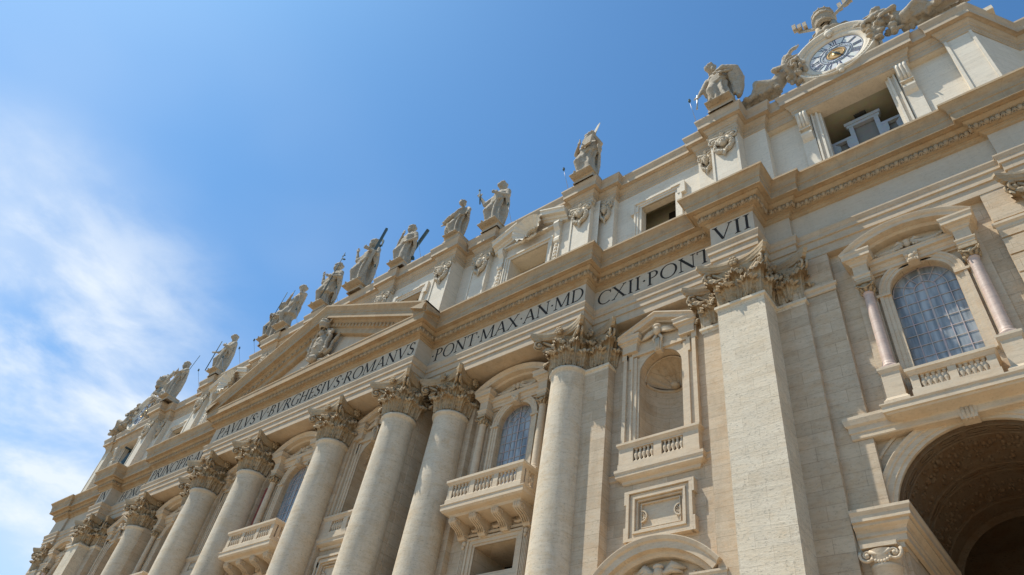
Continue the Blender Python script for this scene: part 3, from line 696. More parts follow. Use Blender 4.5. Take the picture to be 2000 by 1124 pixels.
    for a, b_ in ((-hw, -1.52), (-.24, .24), (1.52, hw)): mb.box(a, b_, y+.01, .1, 22.6, 23.62)
    balusters(mb, -1.5, -.26, y+.16, 22.64, 23.6, 5); balusters(mb, .26, 1.5, y+.16, 22.64, 23.6, 5)
    mb.sweep([(-2.6, .1), (-2.6, -.42), (2.6, -.42), (2.6, .1)], [(-.4, 21.5), (-.3, 21.55), (-.26, 21.7), (-.1, 21.78), (0, 21.86), (0, 22.02), (.06, 22.14), (.06, 22.3), (-.4, 22.32)])
    mb.build('balustrade', M['trim'], root)
    mb = MB()      # framed panel
    def fr(x, z0, z1, wd, y0, ear=.0):
        for s in (-1, 1):
            mb.box(min(s*x, s*(x-wd)), max(s*x, s*(x-wd)), y0, .04, z0+(wd if not ear else ear), z1-(wd if not ear else ear))
            if ear:
                for za, zb_ in ((z0-.0, z0+ear+.35), (z1-ear-.35, z1)): mb.box(min(s*(x+.12), s*(x-wd)), max(s*(x+.12), s*(x-wd)), y0+.004, .04, za, zb_)
        mb.box(-x, x, y0-.003, .04, z1-wd, z1); mb.box(-x, x, y0-.003, .04, z0, z0+wd)
    fr(1.88, 18.15, 20.93, .16, -.36, .4); fr(1.70, 18.33, 20.75, .20, -.24); fr(1.50, 18.53, 20.55, .12, -.34); fr(1.36, 18.67, 20.41, .1, -.2)
    fr(1.12, 18.85, 20.2, .05, -.13)
    for s in (-1, 1):
        mb.ring(s*1.1, 19.5, [(.34, .04), (.34, -.16), (.28, -.16), (.27, .04)], math.pi/2 if s > 0 else -math.pi/2, math.pi*1.5 if s > 0 else math.pi/2, 14)
        for i in range(7): a = math.pi*(i+.5)/7+(math.pi/2 if s > 0 else -math.pi/2); mb.tube([(s*1.1+.08*math.cos(a), -.08, 19.5+.08*math.sin(a)), (s*1.1+.27*math.cos(a), -.1, 19.5+.27*math.sin(a))], [.02, .04], 5)
    mb.box(-1.7, 1.7, -.01, .03, 18.3, 20.8)
    mb.build('framed_panel', M['trim'], root)
    mb = MB()      # segmental hood over the doorway below
    half, rise, zt = 3.42, 1.62, 16.25; R = (half**2+rise**2)/(2*rise); cz = zt+rise-R; a = math.asin(half/R)
    pr = [(R-.85, .05), (R-.85, -.45), (R-.75, -.55), (R-.6, -.58), (R-.58, -.85), (R-.28, -.88), (R-.2, -.98), (R-.04, -1.05), (R, -1.05), (R, .1)]
    mb.ring(0, cz, pr, math.pi/2-a, math.pi/2+a, 34)
    for s in (-1, 1):
        an = math.pi/2+s*a; mb.add([(r*math.cos(an), y, cz+r*math.sin(an)) for r, y in pr], [tuple(range(len(pr)))])
        P = [(s*2.75-.62, .05), (s*2.75-.62, -.55), (s*2.75+.62, -.55), (s*2.75+.62, .05)]
        mb.sweep(P, [(-.4, 15.0), (0, 15.0), (.04, 15.2), (.1, 15.25), (.1, 15.35), (.24, 15.42), (.24, 15.65), (.3, 15.75), (.3, 15.85), (-.5, 15.9)])
        mb.box(s*2.75-.5, s*2.75+.5, -.5, .05, 2, 15.8)
    mb.quad((-2.6, -.03, 14.6), (2.6, -.03, 14.6), (2.2, -.03, 17.2), (-2.2, -.03, 17.2))
    mb.ell((0, -.3, 16.35), (.26, .24, .32), 10, 8); mb.ell((0, -.34, 16.62), (.3, .2, .15), 8, 6)
    for s in (-1, 1):
        mb.tube([(s*.15, -.25, 16.2), (s*.75, -.25, 16.6), (s*1.35, -.15, 16.45)], [.1, .26, .05], 7); mb.tube([(s*.15, -.3, 16.3), (s*.7, -.3, 16.4), (s*1.2, -.2, 16.25)], [.1, .16, .05], 7)
        for i in range(22):
            t = i/21; mb.ell((s*(.25+1.6*t), -.3+rr.uniform(-.06, .06), 15.85-.35*math.sin(t*math.pi)+.2*t+rr.uniform(-.08, .08)), (.1, .1, .1), 6, 4)
    mb.tube([(0, -.25, 16.1), (0, -.3, 15.6), (0, -.2, 15.2)], [.2, .24, .08], 7)
    mb.build('door_hood', M['trim'], root)
    return root
rn = niche(); rn.location = (33.7, -.46, 0)
for x, y in ((9.4, -1.57), (-9.4, -1.57), (-33.7, -.46)): copy_tree(rn, loc=(x, y, 0))
# ---- great end arches
def end_arch():
    mb = MB(); zc = 17.2
    mb.ring(0, zc, [(3.62, .1), (3.62, -.06), (3.78, -.06), (3.80, -.12), (4.02, -.12), (4.05, -.18), (4.16, -.18), (4.26, -.26), (4.30, -.26), (4.32, .05)], n=44)
    mb.ring(0, zc, [(4.72, .02), (4.72, -.06), (4.80, -.08), (4.86, -.06), (4.88, .02)], math.radians(0), math.radians(180), 44)
    # scrolled keystone with small figures
    mb.prism([(-.3, 20.7), (.3, 20.7), (.42, 21.5), (-.42, 21.48)], -.53, 0)
    for s in (-1, 1):
        mb.ell((s*.34, -.5, 21.62), (.16, .15, .16), 8, 6); mb.ell((s*.3, -.52, 21.36), (.14, .13, .15), 8, 6); mb.tube([(s*.4, -.5, 21.6), (s*.2, -.55, 21.45), (0, -.52, 21.4)], .09, 6)
    mb.ell((0, -.56, 21.5), (.15, .14, .17), 8, 6)
    for k in (-.16, 0, .16): mb.tube([(k, -.5, 21.3), (k, -.52, 20.9), (k*.8, -.45, 20.65)], [.09, .08, .05], 6)
    root = part(mb, 'great_arch', 'trim')
    for s in (-1, 1):
        mb = MB()
        P = [(-5.3, -.42), (-3.5, -.42), (-3.5, 6)] if s < 0 else [(3.5, 6), (3.5, -.42), (5.3, -.42)]
        mb.sweep(P, [(-.1, 16.1), (.05, 16.15), (.05, 16.4), (.12, 16.45), (.12, 16.6), (.2, 16.7), (.34, 16.8), (.34, 16.92), (.46, 16.95), (.46, 17.2), (.54, 17.34), (.54, 17.46), (-.3, 17.48)])
        mb.box(min(s*3.62, s*5.3), max(s*3.62, s*5.3), -.38, 1.2, 15.9, 17.44)
        for c, y in ((4.45, -.5),):
            mb.lathe([(.62, 2.0), (.6, 8), (.53, 15.0), (.58, 15.05), (.58, 15.15), (.5, 15.2)], s*c, y+.1, 24)
            mb.box(s*c-.68, s*c+.68, y-.5, y+.5, 15.78, 15.95)
            for k in (-1, 1):
                for q in (0,): mb.spiral((s*c+k*.5, y-.42, 15.5), .26, 1.8, .07, (k, 0, 0), (0, 0, 1), -1, 22, start=.6); mb.ell((s*c+k*.5, y-.4, 15.5), (.1, .12, .1), 8, 6)
            mb.tube([(s*c-.4, y-.44, 15.62), (s*c, y-.42, 15.45), (s*c+.4, y-.44, 15.62)], .09, 6); 
            for k in range(7): mb.ell((s*c-.33+.11*k, y-.45, 15.32-.12*math.sin(math.pi*k/6)), (.07, .07, .08), 6, 4)
            mb.lathe([(.52, 15.15), (.6, 15.4), (.66, 15.7)], s*c, y+.1, 18)
        mb.build('impost', M['trim'], root)
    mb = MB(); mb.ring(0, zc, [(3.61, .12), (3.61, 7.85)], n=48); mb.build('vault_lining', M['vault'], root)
    mb = MB()      # vault ornament: ribs and rolled frames just inside the arch
    for y, r in ((.35, 3.60), (.95, 3.58), (3.4, 3.56), (4.0, 3.56), (6.6, 3.56)):
        mb.ring(0, zc, [(r+.05, y-.05), (r-.05, y-.05), (r-.07, y), (r-.05, y+.05), (r+.05, y+.05)], n=40)
    for i in range(9):
        a = math.radians(18+i*18)
        for y in (.65, 3.7):
            c = Vector((3.57*math.cos(a), y, zc+3.57*math.sin(a))); t = Vector((-math.sin(a), 0, math.cos(a))); b_ = Vector((0, 1, 0)); L_ = .42
            pts = [c+t*(L_*math.cos(q)*(1.0))+b_*(.16*math.sin(q)) for q in [2*math.pi*k/16 for k in range(17)]]
            mb.tube(pts, .035, 5, cap=False)
    rr = random.Random(3)
    for i in range(420):
        a = math.radians(rr.uniform(8, 172)); y = rr.uniform(1.2, 3.2) if i % 2 else rr.uniform(4.3, 6.4); r = rr.uniform(.05, .13)
        mb.ell((3.62*math.cos(a), y, zc+3.62*math.sin(a)), (r, r*rr.uniform(.8, 2.6), r), 6, 4)
    mb.ring(0, zc, [(3.64, 7.9), (3.3, 7.9)], n=24); 
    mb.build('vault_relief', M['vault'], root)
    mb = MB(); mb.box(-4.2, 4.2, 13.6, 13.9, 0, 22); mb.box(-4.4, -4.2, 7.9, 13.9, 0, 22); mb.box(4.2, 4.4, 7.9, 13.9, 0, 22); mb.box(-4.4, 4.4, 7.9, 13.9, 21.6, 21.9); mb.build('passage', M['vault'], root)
    return root
ra = end_arch(); ra.location = (48, -.11, 0); copy_tree(ra, loc=(-48, -.11, 0))
# ------------------------------------------------------------------ attic storey
AR = [(4.6, -2.7), (4.6, -3.02), (6.4, -3.02), (6.4, -2.7), (12.3, -2.7), (12.3, -2.9), (14.35, -2.9), (14.35, -1.5), (16.0, -1.5), (16.0, -1.86), (17.9, -1.86), (17.9, -1.5), (26.55, -1.5), (26.55, -1.86), (28.45, -1.86), (28.45, -1.1), (30.1, -1.1), (30.1, -.55),
      (37.3, -.55), (37.3, -1.1), (38.72, -1.1), (38.72, -1.9), (40.7, -1.9), (40.7, -.8), (42.3, -.8), (42.3, -.35), (44.3, -.35), (44.3, -.55), (51.7, -.55), (51.7, -.35), (53.8, -.35), (53.8, -.55), (55.35, -.55), (57.3, 2.4), (76, 2.4)]
AL = AR[:-2]+[(55.35, 12)]
AP = [(-x, y) for x, y in reversed(AL)]+AR
ACP = [(0, 46.9), (.06, 46.95), (.06, 47.2), (.10, 47.25), (.10, 47.5), (.16, 47.55), (.2, 47.7), (.34, 47.85), (.36, 47.95), (.36, 48.05), (.60, 48.08), (.60, 48.02), (.64, 48.02), (.64, 48.42), (.66, 48.5), (.72, 48.66), (.78, 48.8), (.8, 48.84), (.8, 49.0), (-.4, 49.03)]
mb = MB(); mb.sweep(AP, ACP, caps=False)
mb.sweep(AP, [(.3, 49.0), (.3, 49.26), (-.5, 49.28)], caps=False)
part(mb, 'attic_cornice', 'entab')
mb = MB(); mb.box(-55, 57, -.1, 30, 48.9, 49.3); mb.box(57, 76, 2.9, 30, 30, 49.3); part(mb, 'attic_roof', 'attic')
mb = MB()
AOP = [('rect', 1.44, 38, 44.8, .6)]; SOP = [('rect', 2.0, 38, 44.75, 1.6)]; EOP = [('rect', 2.1, 38, 46.9, .5)]
bay_wall(mb, -4.7, 4.7, -2.7, 38, 47, 0)
for s in (-1, 1):
    X = lambda a, b: (a, b) if s > 0 else (-b, -a)
    bay_wall(mb, *X(4.7, 14.3), -2.7, 38, 47, s*9.4, AOP)
    mb.box(min(s*13, s*14.33), max(s*13, s*14.33), -2.4, 0, 38, 47)
    bay_wall(mb, *X(14.3, 29.0), -1.5, 38, 47, s*22.2, SOP)
    bay_wall(mb, *X(28.5, 38.8), -.55, 38, 47, s*33.7, AOP)
    bay_wall(mb, *X(40.0, 55.2), .05, 38, 47, s*48, EOP); mb.quad((s*42, -.352, 46.905), (s*54, -.352, 46.905), (s*54, .1, 46.905), (s*42, .1, 46.905)); mb.quad((s*44.3, -.552, 46.9), (s*51.7, -.552, 46.9), (s*51.7, -.352, 46.9), (s*44.3, -.352, 46.9))
    mb.box(*X(55.0, 55.34), -.4, 12, 38, 47)
    for a, b_, y, y2 in ((28.45, 30.1, -1.1, -.5), (37.3, 38.72, -1.1, -.5), (40.7, 42.3, -.8, .1)): mb.box(*X(a, b_), y, y2, 38, 46.95)
mb.quad((55.35, -.5, 38), (57.3, 2.4, 38), (57.3, 2.4, 47), (55.35, -.5, 47)); mb.quad((57.3, 2.4, 38), (76, 2.4, 38), (76, 2.4, 47), (57.3, 2.4, 47))
mb.box(57, 76, 2.5, 9, 0, 38.5)
part(mb, 'attic_wall', 'attic')
for x0, x1, y in [(4.6, 6.4, -3.02), (12.3, 14.35, -2.9), (16.0, 17.9, -1.86), (26.55, 28.45, -1.86), (38.72, 40.7, -1.9), (53.8, 55.35, -.55)]:
    for s in (-1, 1):
        mb = MB(); a, b_ = (x0, x1) if s > 0 else (-x1, -x0)
        mb.box(a, b_, y, y+.9 if y > -1 else y+2.0, 38, 46.95)
        for xx in (a-.003, b_-.157): mb.box(xx, xx+.16, y-.07, y+.02, 39.5, 46.93)
        mb.box(a, b_, y-.068, y+.02, 39.1, 39.6); part(mb, 'attic_pilaster', 'attic')
def attic_cap():
    mb = MB(); rr = random.Random(12)
    mb.sweep([(-.95, .2), (-.95, 0), (.95, 0), (.95, .2)], [(0, 46.45), (.12, 46.5), (.18, 46.6), (.18, 46.74), (.24, 46.8), (.24, 46.92), (-.3, 46.93)])
    mb.tube([(-1.0, -.16, 46.62), (-.4, -.14, 46.42), (0, -.16, 46.36), (.4, -.14, 46.42), (1.0, -.16, 46.62)], [.12, .15, .15, .15, .12], 7)
    for s in (-1, 1):
        mb.spiral((s*.72, -.2, 46.12), .33, 1.8, .09, (s, 0, 0), (0, 0, 1), -1, 24, start=1.5, nn=6); mb.ell((s*.72, -.18, 46.12), (.16, .16, .16), 8, 6)
        mb.tube([(s*.62, -.1, 45.9), (s*.66, -.14, 45.3), (s*.42, -.16, 44.8), (s*.1, -.14, 44.55)], [.12, .17, .18, .1], 7)
        for i in range(9):
            t = i/8; mb.ell((s*(.62-.5*t**2), -.24+rr.uniform(-.05, .05), 45.5-.95*t+rr.uniform(-.06, .06)), (.13, .1, .13), 6, 4)
        mb.tube([(s*.3, -.2, 46.2), (s*.5, -.25, 45.8), (s*.36, -.2, 45.5)], [.1, .12, .05], 6)
    for k in range(5): mb.ell((.1*math.cos(k*1.26), -.28, 46.62+.13*math.sin(k*1.26)), (.09, .08, .09), 6, 4)
    mb.ell((0, -.22, 45.6), (.32, .28, .42), 10, 8); mb.ell((0, -.46, 45.58), (.07, .1, .12), 6, 5); mb.ell((0, -.26, 45.92), (.36, .24, .2), 8, 6)
    for s in (-1, 1): mb.ell((s*.14, -.42, 45.7), (.07, .07, .04), 6, 4); mb.ell((s*.3, -.24, 45.75), (.12, .18, .28), 6, 5)
    mb.ell((0, -.38, 45.38), (.13, .1, .05), 6, 4)
    mb.tube([(0, -.12, 44.8), (0, -.18, 44.4), (0, -.14, 44.05)], [.12, .15, .03], 6); mb.ell((0, -.18, 44.5), (.2, .13, .16), 7, 5)
    return part(mb, 'attic_capital', 'attic_carving')
ac = attic_cap(); ac.location = (39.71, -1.9, 0)
def dup1(o, x, y, sx=1): c = o.copy(); COL.objects.link(c); c.location = (x, y, 0); c.scale = (sx, 1, 1); return c
for x, y, sx in [(27.5, -1.86, 1), (29.35, -1.1, .62), (17.0, -1.86, 1), (13.3, -2.9, 1), (5.5, -3.02, .95), (38.0, -1.1, .6), (41.5, -.8, .0)]:
    if sx == 0: continue
    dup1(ac, x, y, sx); dup1(ac, -x, y, sx)
dup1(ac, -39.71, -1.9)
# attic windows with eared frames
def attic_window():
    mb = MB(); T = 44.8; hw = 1.44
    for s in (-1, 1):
        for a, b_, y in ((hw-.02, hw+.22, -.08), (hw+.22, hw+.42, -.15), (hw+.42, hw+.56, -.22)):
            mb.box(min(s*a, s*b_), max(s*a, s*b_), y, .05, 39, T-.02+(a-hw))
        mb.box(min(s*(hw+.2), s*(hw+.78)), max(s*(hw+.2), s*(hw+.78)), -.20, .05, T-.5, T+.1); mb.box(min(s*(hw+.5), s*(hw+.84)), max(s*(hw+.5), s*(hw+.84)), -.26, .05, T-.62, T+.6)
        mb.box(min(s*(hw-.3), s*(hw+.8)), max(s*(hw-.3), s*(hw+.8)), -.262, .05, T+.44, T+.7)
    mb.box(-hw-.2, hw+.2, -.08, .05, T, T+.22); mb.box(-hw-.4, hw+.4, -.15, .05, T+.22, T+.42); mb.box(-hw-.56, hw+.56, -.23, .05, T+.42, T+.56)
    r = part(mb, 'attic_window', 'attic')
    mb = MB(); mb.box(-2.4, 2.4, 1.95, 2.2, 38, 46.6); 
    for x in (-2.4, 2.3): mb.box(x, x+.1, .3, 2.0, 38, 46.6)
    mb.box(-2.4, 2.4, .3, 2.0, 46.5, 46.6); mb.build('window_recess', M['inside'], r)
    mb = MB(); mb.box(-.2, .5, 1.88, 1.96, 43.0, 45.35); mb.build('inner_door', M['dark'], r)
    return r
aw = attic_window(); aw.location = (33.7, -.56, 0)
for x, y in ((9.4, -2.71), (-9.4, -2.71), (-33.7, -.56)): copy_tree(aw, loc=(x, y, 0))
def shell_window():
    mb = MB(); hw = 2.0; T = 44.75
    for s in (-1, 1):
        for a, b_, y in ((hw-.02, hw+.2, -.08), (hw+.2, hw+.38, -.16), (hw+.38, hw+.5, -.24)): mb.box(min(s*a, s*b_), max(s*a, s*b_), y, .05, 39, T+.2)
        c = s*2.95
        # scrolled side bracket
        P = [(0, 46.3), (-.55, 46.3), (-.62, 46.0), (-.5, 45.6), (-.3, 45.3), (-.22, 44.7), (-.32, 44.4), (-.3, 44.1), (-.1, 43.9), (0, 43.8)]
        mb.prism_x(P, c-.26, c+.26); mb.box(c-.24, c+.24, -.12, .05, 40.0, 44)
        for k in range(9): mb.ell((c, -.16, 43.7-.42*k), (.17, .12, .17), 7, 5)
        for q in (-1, 1): mb.spiral((c+q*.26, -.36, 46.0), .22, 1.5, .05, (0, -1, 0), (0, 0, 1), 1, 14); mb.tube([(c+q*.2, -.12, 43.9), (c+q*.22, -.2, 42), (c+q*.12, -.14, 40.2)], .04, 5)
        # broken raking pediment piece
        pr = [(.0, .05), (0, -.95), (-.12, -.95), (-.2, -.86), (-.3, -.82), (-.55, -.80), (-.6, -.5), (-.8, -.42), (-.85, -.3), (-1.05, -.25), (-1.08, .05)]
        vs = []
        for dz, y in pr: vs += [(s*1.25, y, 48.35+dz), (s*3.85, y, 47.3+dz)]
        mb.add(vs, [(2*i, 2*i+1, 2*i+3, 2*i+2) for i in range(len(pr)-1)]+[tuple(2*i for i in range(len(pr))), tuple(2*i+1 for i in range(len(pr)))])
    mb.box(-hw-.2, hw+.2, -.08, .05, T, T+.22); mb.box(-hw-.5, hw+.5, -.2, .05, T+.22, T+.4); mb.box(-3.3, 3.3, -.28, .05, 46.3, 46.5)
    r = part(mb, 'shell_window', 'attic')
    mb = MB(); n = 60; R = 1.45; vs = []; K = 9     # scallop shell hood
    for i in range(n):
        a = 2*math.pi*i/n
        for j in range(K):
            t = j/(K-1); rr_ = R*(.35+.65*t)*(1+.05*t*math.cos(a*15)); vs.append((rr_*math.cos(a)*1.03, -.05-.95*t**.8+.06*t*math.cos(a*15), 46.85+rr_*math.sin(a)))
    mb.add(vs, [(i*K+j, ((i+1) % n)*K+j, ((i+1) % n)*K+j+1, i*K+j+1) for i in range(n) for j in range(K-1)], True)
    mb.ring(0, 46.85, [(.001, -.04), (.55, -.04)], 0, 2*math.pi, 24); mb.ring(0, 46.85, [(.52, -.05), (.5, -.3), (.58, -.34), (.6, -.2)], 0, 2*math.pi, 24)
    for s in (-1, 1): mb.spiral((s*.75, -.74, 45.7), .26, 1.4, .09, (s, 0, 0), (0, 0, 1), -1, 14); mb.tube([(s*.75, -.7, 45.6), (s*.3, -.72, 45.45), (0, -.72, 45.6)], [.16, .13, .1], 6)
    mb.build('scallop_shell', M['attic'], r, recalc=False)
    mb = MB(); mb.box(-2.8, 2.8, 1.7, 1.9, 38, 46); mb.box(-2.8, 2.8, .2, 1.8, 45.4, 45.5)
    for x in (-2.8, 2.7): mb.box(x, x+.1, .3, 1.8, 38, 46)
    mb.build('window_recess', M['inside'], r)
    return r
sw = shell_window(); sw.location = (22.2, -1.51, 0); copy_tree(sw, loc=(-22.2, -1.51, 0))
def belfry(bell):
    mb = MB()
    for s in (-1, 1):
        for a, b_, y in ((2.1, 2.28, -.05), (2.28, 2.42, -.22), (2.42, 2.60, -.10), (2.60, 2.72, -.26)): mb.box(min(s*a, s*b_), max(s*a, s*b_), y, .05, 39, 46.88)
    r = part(mb, 'belfry_opening', 'attic')
    for s in (-1, 1):
        mb = MB()
        c = s*3.22; mb.box(c-.42, c+.42, -.16, .05, 39, 46.9)
        P = [(0, 46.9), (-.75, 46.9), (-.78, 46.6), (-.62, 45.9), (-.40, 45.3), (-.30, 45.2), (-.30, 44.9), (-.5, 44.8), (-.5, 44.6), (-.34, 44.3), (-.16, 44.1), (0, 44.0)]
        mb.prism_x(P, c-.36, c+.36)
        for k in (-.22, 0, .22): mb.tube([(c+k, -.78, 46.75), (c+k, -.76, 46.5), (c+k, -.6, 45.8), (c+k, -.44, 45.4)], .095, 6)
        mb.box(c-.4, c+.4, -.52, 0, 45.22, 45.32); mb.spiral((c-.36, -.42, 45.05), .17, 1.2, .05, (0, -1, 0), (0, 0, 1), 1, 12); mb.spiral((c+.36, -.42, 45.05), .17, 1.2, .05, (0, -1, 0), (0, 0, 1), 1, 12)
        mb.build('bracket', M['attic'], r)
    mb = MB(); mb.box(-4.5, 4.5, 5.6, 5.8, 38.9, 48); mb.box(-4.5, 4.5, .3, 5.7, 46.93, 47.03)
    for x in (-4.5, 4.4): mb.box(x, x+.1, .5, 5.7, 38.9, 48)
    mb.build('belfry_room', M['inside'], r)
    mb = MB()
    for i in range(27): x = -2.05+i*.158; mb.box(x-.014, x+.014, -.72, -.69, 39.1, 40.62)
    for z in (40.6, 40.28): mb.box(-2.1, 2.1, -.73, -.68, z, z+.04)
    mb.build('railing', M['steel'], r)
    mb = MB()
    if not bell:
        y0, y1 = 1.35, 1.6
        for x in (-.8, .8): mb.box(x-.14, x+.14, y0, y1, 39, 46.0)
        mb.box(-1.15, 1.15, y0-.08, y1, 45.95, 46.25); mb.box(-1.05, 1.05, y0-.02, y1, 45.7, 45.95)
        for s in (-1, 1):
            mb.box(min(s*.94, s*2.9), max(s*.94, s*2.9), y0, y1, 44.55, 44.8); mb.box(min(s*2.05, s*2.3), max(s*2.05, s*2.3), y0, y1, 39, 44.55)
            mb.prism([(s*.94, 39), (s*1.12, 39), (s*1.15, 43.4), (s*1.3, 43.9), (s*1.3, 44.55), (s*.94, 44.55)], y0+.01, y1); mb.prism([(s*2.05, 39), (s*1.9, 39), (s*1.88, 43.4), (s*1.75, 43.9), (s*1.75, 44.2), (s*2.05, 44.55)], y0+.01, y1)
        mb.build('painted_frame', M['screen'], r)
        mb = MB(); mb.box(-.38, .38, 1.1, 1.3, 46.3, 46.52); mb.build('loudspeaker', M['dark'], r)
        mb = MB(); mb.box(-3.3, 3.3, 1.64, 1.7, 39, 44.6); mb.box(-.78, .78, 1.62, 1.66, 39, 45.9); mb.build('back_screen', M['backing'], r)
    return r
be = belfry(False); be.location = (48, .04, 0); bw = belfry(True); bw.location = (-48, .04, 0)
mb = MB(); mb.lathe([(.02, 46.2), (.4, 46.15), (.62, 45.9), (.7, 45.3), (.8, 44.6), (1.1, 44.0), (1.22, 43.75), (1.15, 43.7), (.9, 44.2)], 0, 0, 24)
mb.box(-.08, .08, -1.4, 1.4, 46.25, 46.5); mb.tube([(0, 0, 45.5), (0, 0, 43.6)], .08, 6); mb.ell((0, 0, 43.6), (.2, .2, .2), 8, 6)
bl = mb.build('bell', M['metal']); bl.location = (-48.9, .9, 0); tag(bl, 'dark bronze bell hanging in the attic opening at the far left end', 'bell')
# plinths for the statues
STX = [(40.1, -2.4), (28.0, -2.35), (17.9, -2.35), (14.0, -3.25), (6.9, -3.4), (.7, -3.4), (-5.0, -3.4), (-11.6, -3.3), (-15.3, -2.9), (-26.4, -2.35), (-37.6, -2.35)]
for x, y in STX:
    mb = MB(); P = [(x-.92, y+1.2), (x-.92, y-.42), (x+.92, y-.42), (x+.92, y+1.2)]
    mb.sweep(P, [(.05, 48.95), (.05, 49.1), (0, 49.12), (0, 49.46), (.05, 49.5), (.05, 49.58), (-1.1, 49.6)]); part(mb, 'statue_plinth', 'entab')
# ------------------------------------------------------------------ inscription
TH, TN = .12, .05
def line(x0, z0, x1, z1, w_):
    dx, dz = x1-x0, z1-z0; h = w_/2
    if abs(dz) > abs(dx)*.6: k = h*math.hypot(dx, dz)/abs(dz); return [[(x0-k, z0), (x0+k, z0), (x1+k, z1), (x1-k, z1)]]
    l = math.hypot(dx, dz); nx, nz = -dz/l*h, dx/l*h; return [[(x0-nx, z0-nz), (x1-nx, z1-nz), (x1+nx, z1+nz), (x0+nx, z0+nz)]]
def serif(x, z, w_, up=1): return [[(x-w_/2, z), (x+w_/2, z), (x+w_*.25, z+.06*up), (x-w_*.25, z+.06*up)]]
def arc(cx, cz, rx, rz, a0, a1, n=12, t0=TN, t1=TH):
    r = []
    for i in range(n):
        p = []
        for k in (i, i+1):
            a = math.radians(a0+(a1-a0)*k/n); th = t0+(t1-t0)*abs(math.cos(a)); p.append(((rx)*math.cos(a)+cx, (rz)*math.sin(a)+cz, (rx-th)*math.cos(a)+cx, (rz-max(th*.6, t0))*math.sin(a)+cz))
        r.append([(p[0][0], p[0][1]), (p[1][0], p[1][1]), (p[1][2], p[1][3]), (p[0][2], p[0][3])])
    return r
def stem(x, z0=0, z1=1, s0=1, s1=1, w_=TH): return line(x, z0, x, z1, w_)+(serif(x, z0, .32, 1) if s0 else [])+(serif(x, z1, .32, -1) if s1 else [])
G = {
 'I': (.44, lambda: stem(.22)), 'H': (.98, lambda: stem(.2)+stem(.78)+line(.2, .52, .78, .52, TN)),
 'N': (1.02, lambda: stem(.17, w_=TN)+stem(.85, 0, 1, 0, 1, TN)+line(.12, 1, .86, 0, TH*1.1)),
 'O': (1.06, lambda: arc(.53, .5, .49, .52, 0, 360, 24)), 'E': (.72, lambda: stem(.2)+line(.2, .97, .62, .97, TN)+line(.2, .52, .54, .52, TN)+line(.2, .03, .64, .03, TN)+serif(.62, .84, .06, 1)+[[(.6, .8), (.65, .8), (.65, 1), (.6, 1)], [(.62, 0), (.67, 0), (.67, .2), (.62, .2)]]),
 'M': (1.2, lambda: stem(.16, 0, 1, 1, 0, TN)+stem(1.02, 0, 1, 1, 0, TH)+line(.16, 1, .58, .08, TH)+line(.58, .08, 1.0, 1, TN)),
 'P': (.76, lambda: stem(.2)+arc(.36, .74, .32, .26, -90, 90)+line(.2, .97, .38, .97, TN)+line(.2, .50, .38, .50, TN)),
 'R': (.9, lambda: stem(.2)+arc(.36, .75, .30, .25, -90, 90)+line(.2, .97, .38, .97, TN)+line(.2, .52, .38, .52, TN)+line(.40, .52, .82, .02, TH)+serif(.84, 0, .2, 1)),
 'C': (.92, lambda: arc(.53, .5, .48, .52, 48, 312, 20)+[[(.82, .72), (.87, .72), (.87, .94), (.82, .94)]]),
 'G': (.98, lambda: arc(.53, .5, .48, .52, 48, 312, 20)+line(.82, .05, .82, .46, TH)+serif(.82, .46, .3, -1)+[[(.82, .72), (.87, .72), (.87, .94), (.82, .94)]]),
 'S': (.68, lambda: arc(.34, .74, .24, .27, 30, 255, 12)+arc(.34, .26, .26, .28, -150, 75, 12)+line(.22, .60, .46, .40, TH*1.1)+[[(.52, .76), (.56, .76), (.56, .94), (.52, .94)], [(.08, .06), (.12, .06), (.12, .26), (.08, .26)]]),
 'A': (1.0, lambda: line(.14, 0, .5, 1, TN)+line(.86, 0, .5, 1, TH)+line(.27, .36, .72, .36, TN)+serif(.14, 0, .26)+serif(.86, 0, .28)),
 'V': (.98, lambda: line(.49, 0, .12, 1, TH)+line(.49, 0, .86, 1, TN)+serif(.12, 1, .28, -1)+serif(.86, 1, .26, -1)),
 'T': (.88, lambda: stem(.44, 0, 1, 1, 0)+line(.06, .97, .82, .97, TN)+[[(.04, .8), (.09, .8), (.09, 1), (.04, 1)], [(.79, .8), (.84, .8), (.84, 1), (.79, 1)]]),
 'L': (.72, lambda: stem(.2)+line(.2, .03, .64, .03, TN)+[[(.62, 0), (.67, 0), (.67, .22), (.62, .22)]]),
 'B': (.8, lambda: stem(.2)+arc(.36, .76, .27, .24, -90, 90)+arc(.36, .27, .34, .27, -90, 90)+line(.2, .97, .38, .97, TN)+line(.2, .53, .38, .53, TN)+line(.2, .03, .38, .03, TN)),
 'D': (.98, lambda: stem(.2)+arc(.40, .5, .50, .50, -90, 90, 14)+line(.2, .97, .42, .97, TN)+line(.2, .03, .42, .03, TN)),
 'X': (.96, lambda: line(.12, 1, .82, 0, TH)+line(.14, 0, .80, 1, TN)+serif(.12, 1, .26, -1)+serif(.82, 0, .28)+serif(.14, 0, .24)+serif(.80, 1, .24, -1)),
 '.': (.3, lambda: [[(.08, .5), (.16, .42), (.24, .5), (.16, .58)]]), ' ': (.3, lambda: []),
}
def write(txt, x0, x1, z0, h, y, name='inscription', mat='ink'):
    W = sum(G[c][0] for c in txt)*h; ws = min(1.08, (x1-x0)/W) if (x1-x0)/W < 1.15 else 1.05
    gap = ((x1-x0)-W*ws)/max(1, len(txt)-1); mb = MB(); x = x0; k = 0
    for c in txt:
        for poly in G[c][1]():
            k += 1; mb.prism([(x+px*h*ws, z0+pz*h) for px, pz in poly], y-.012-(k % 7)*.0007, y+.03)
        x += G[c][0]*h*ws+gap
    o = part(mb, name, mat); return o
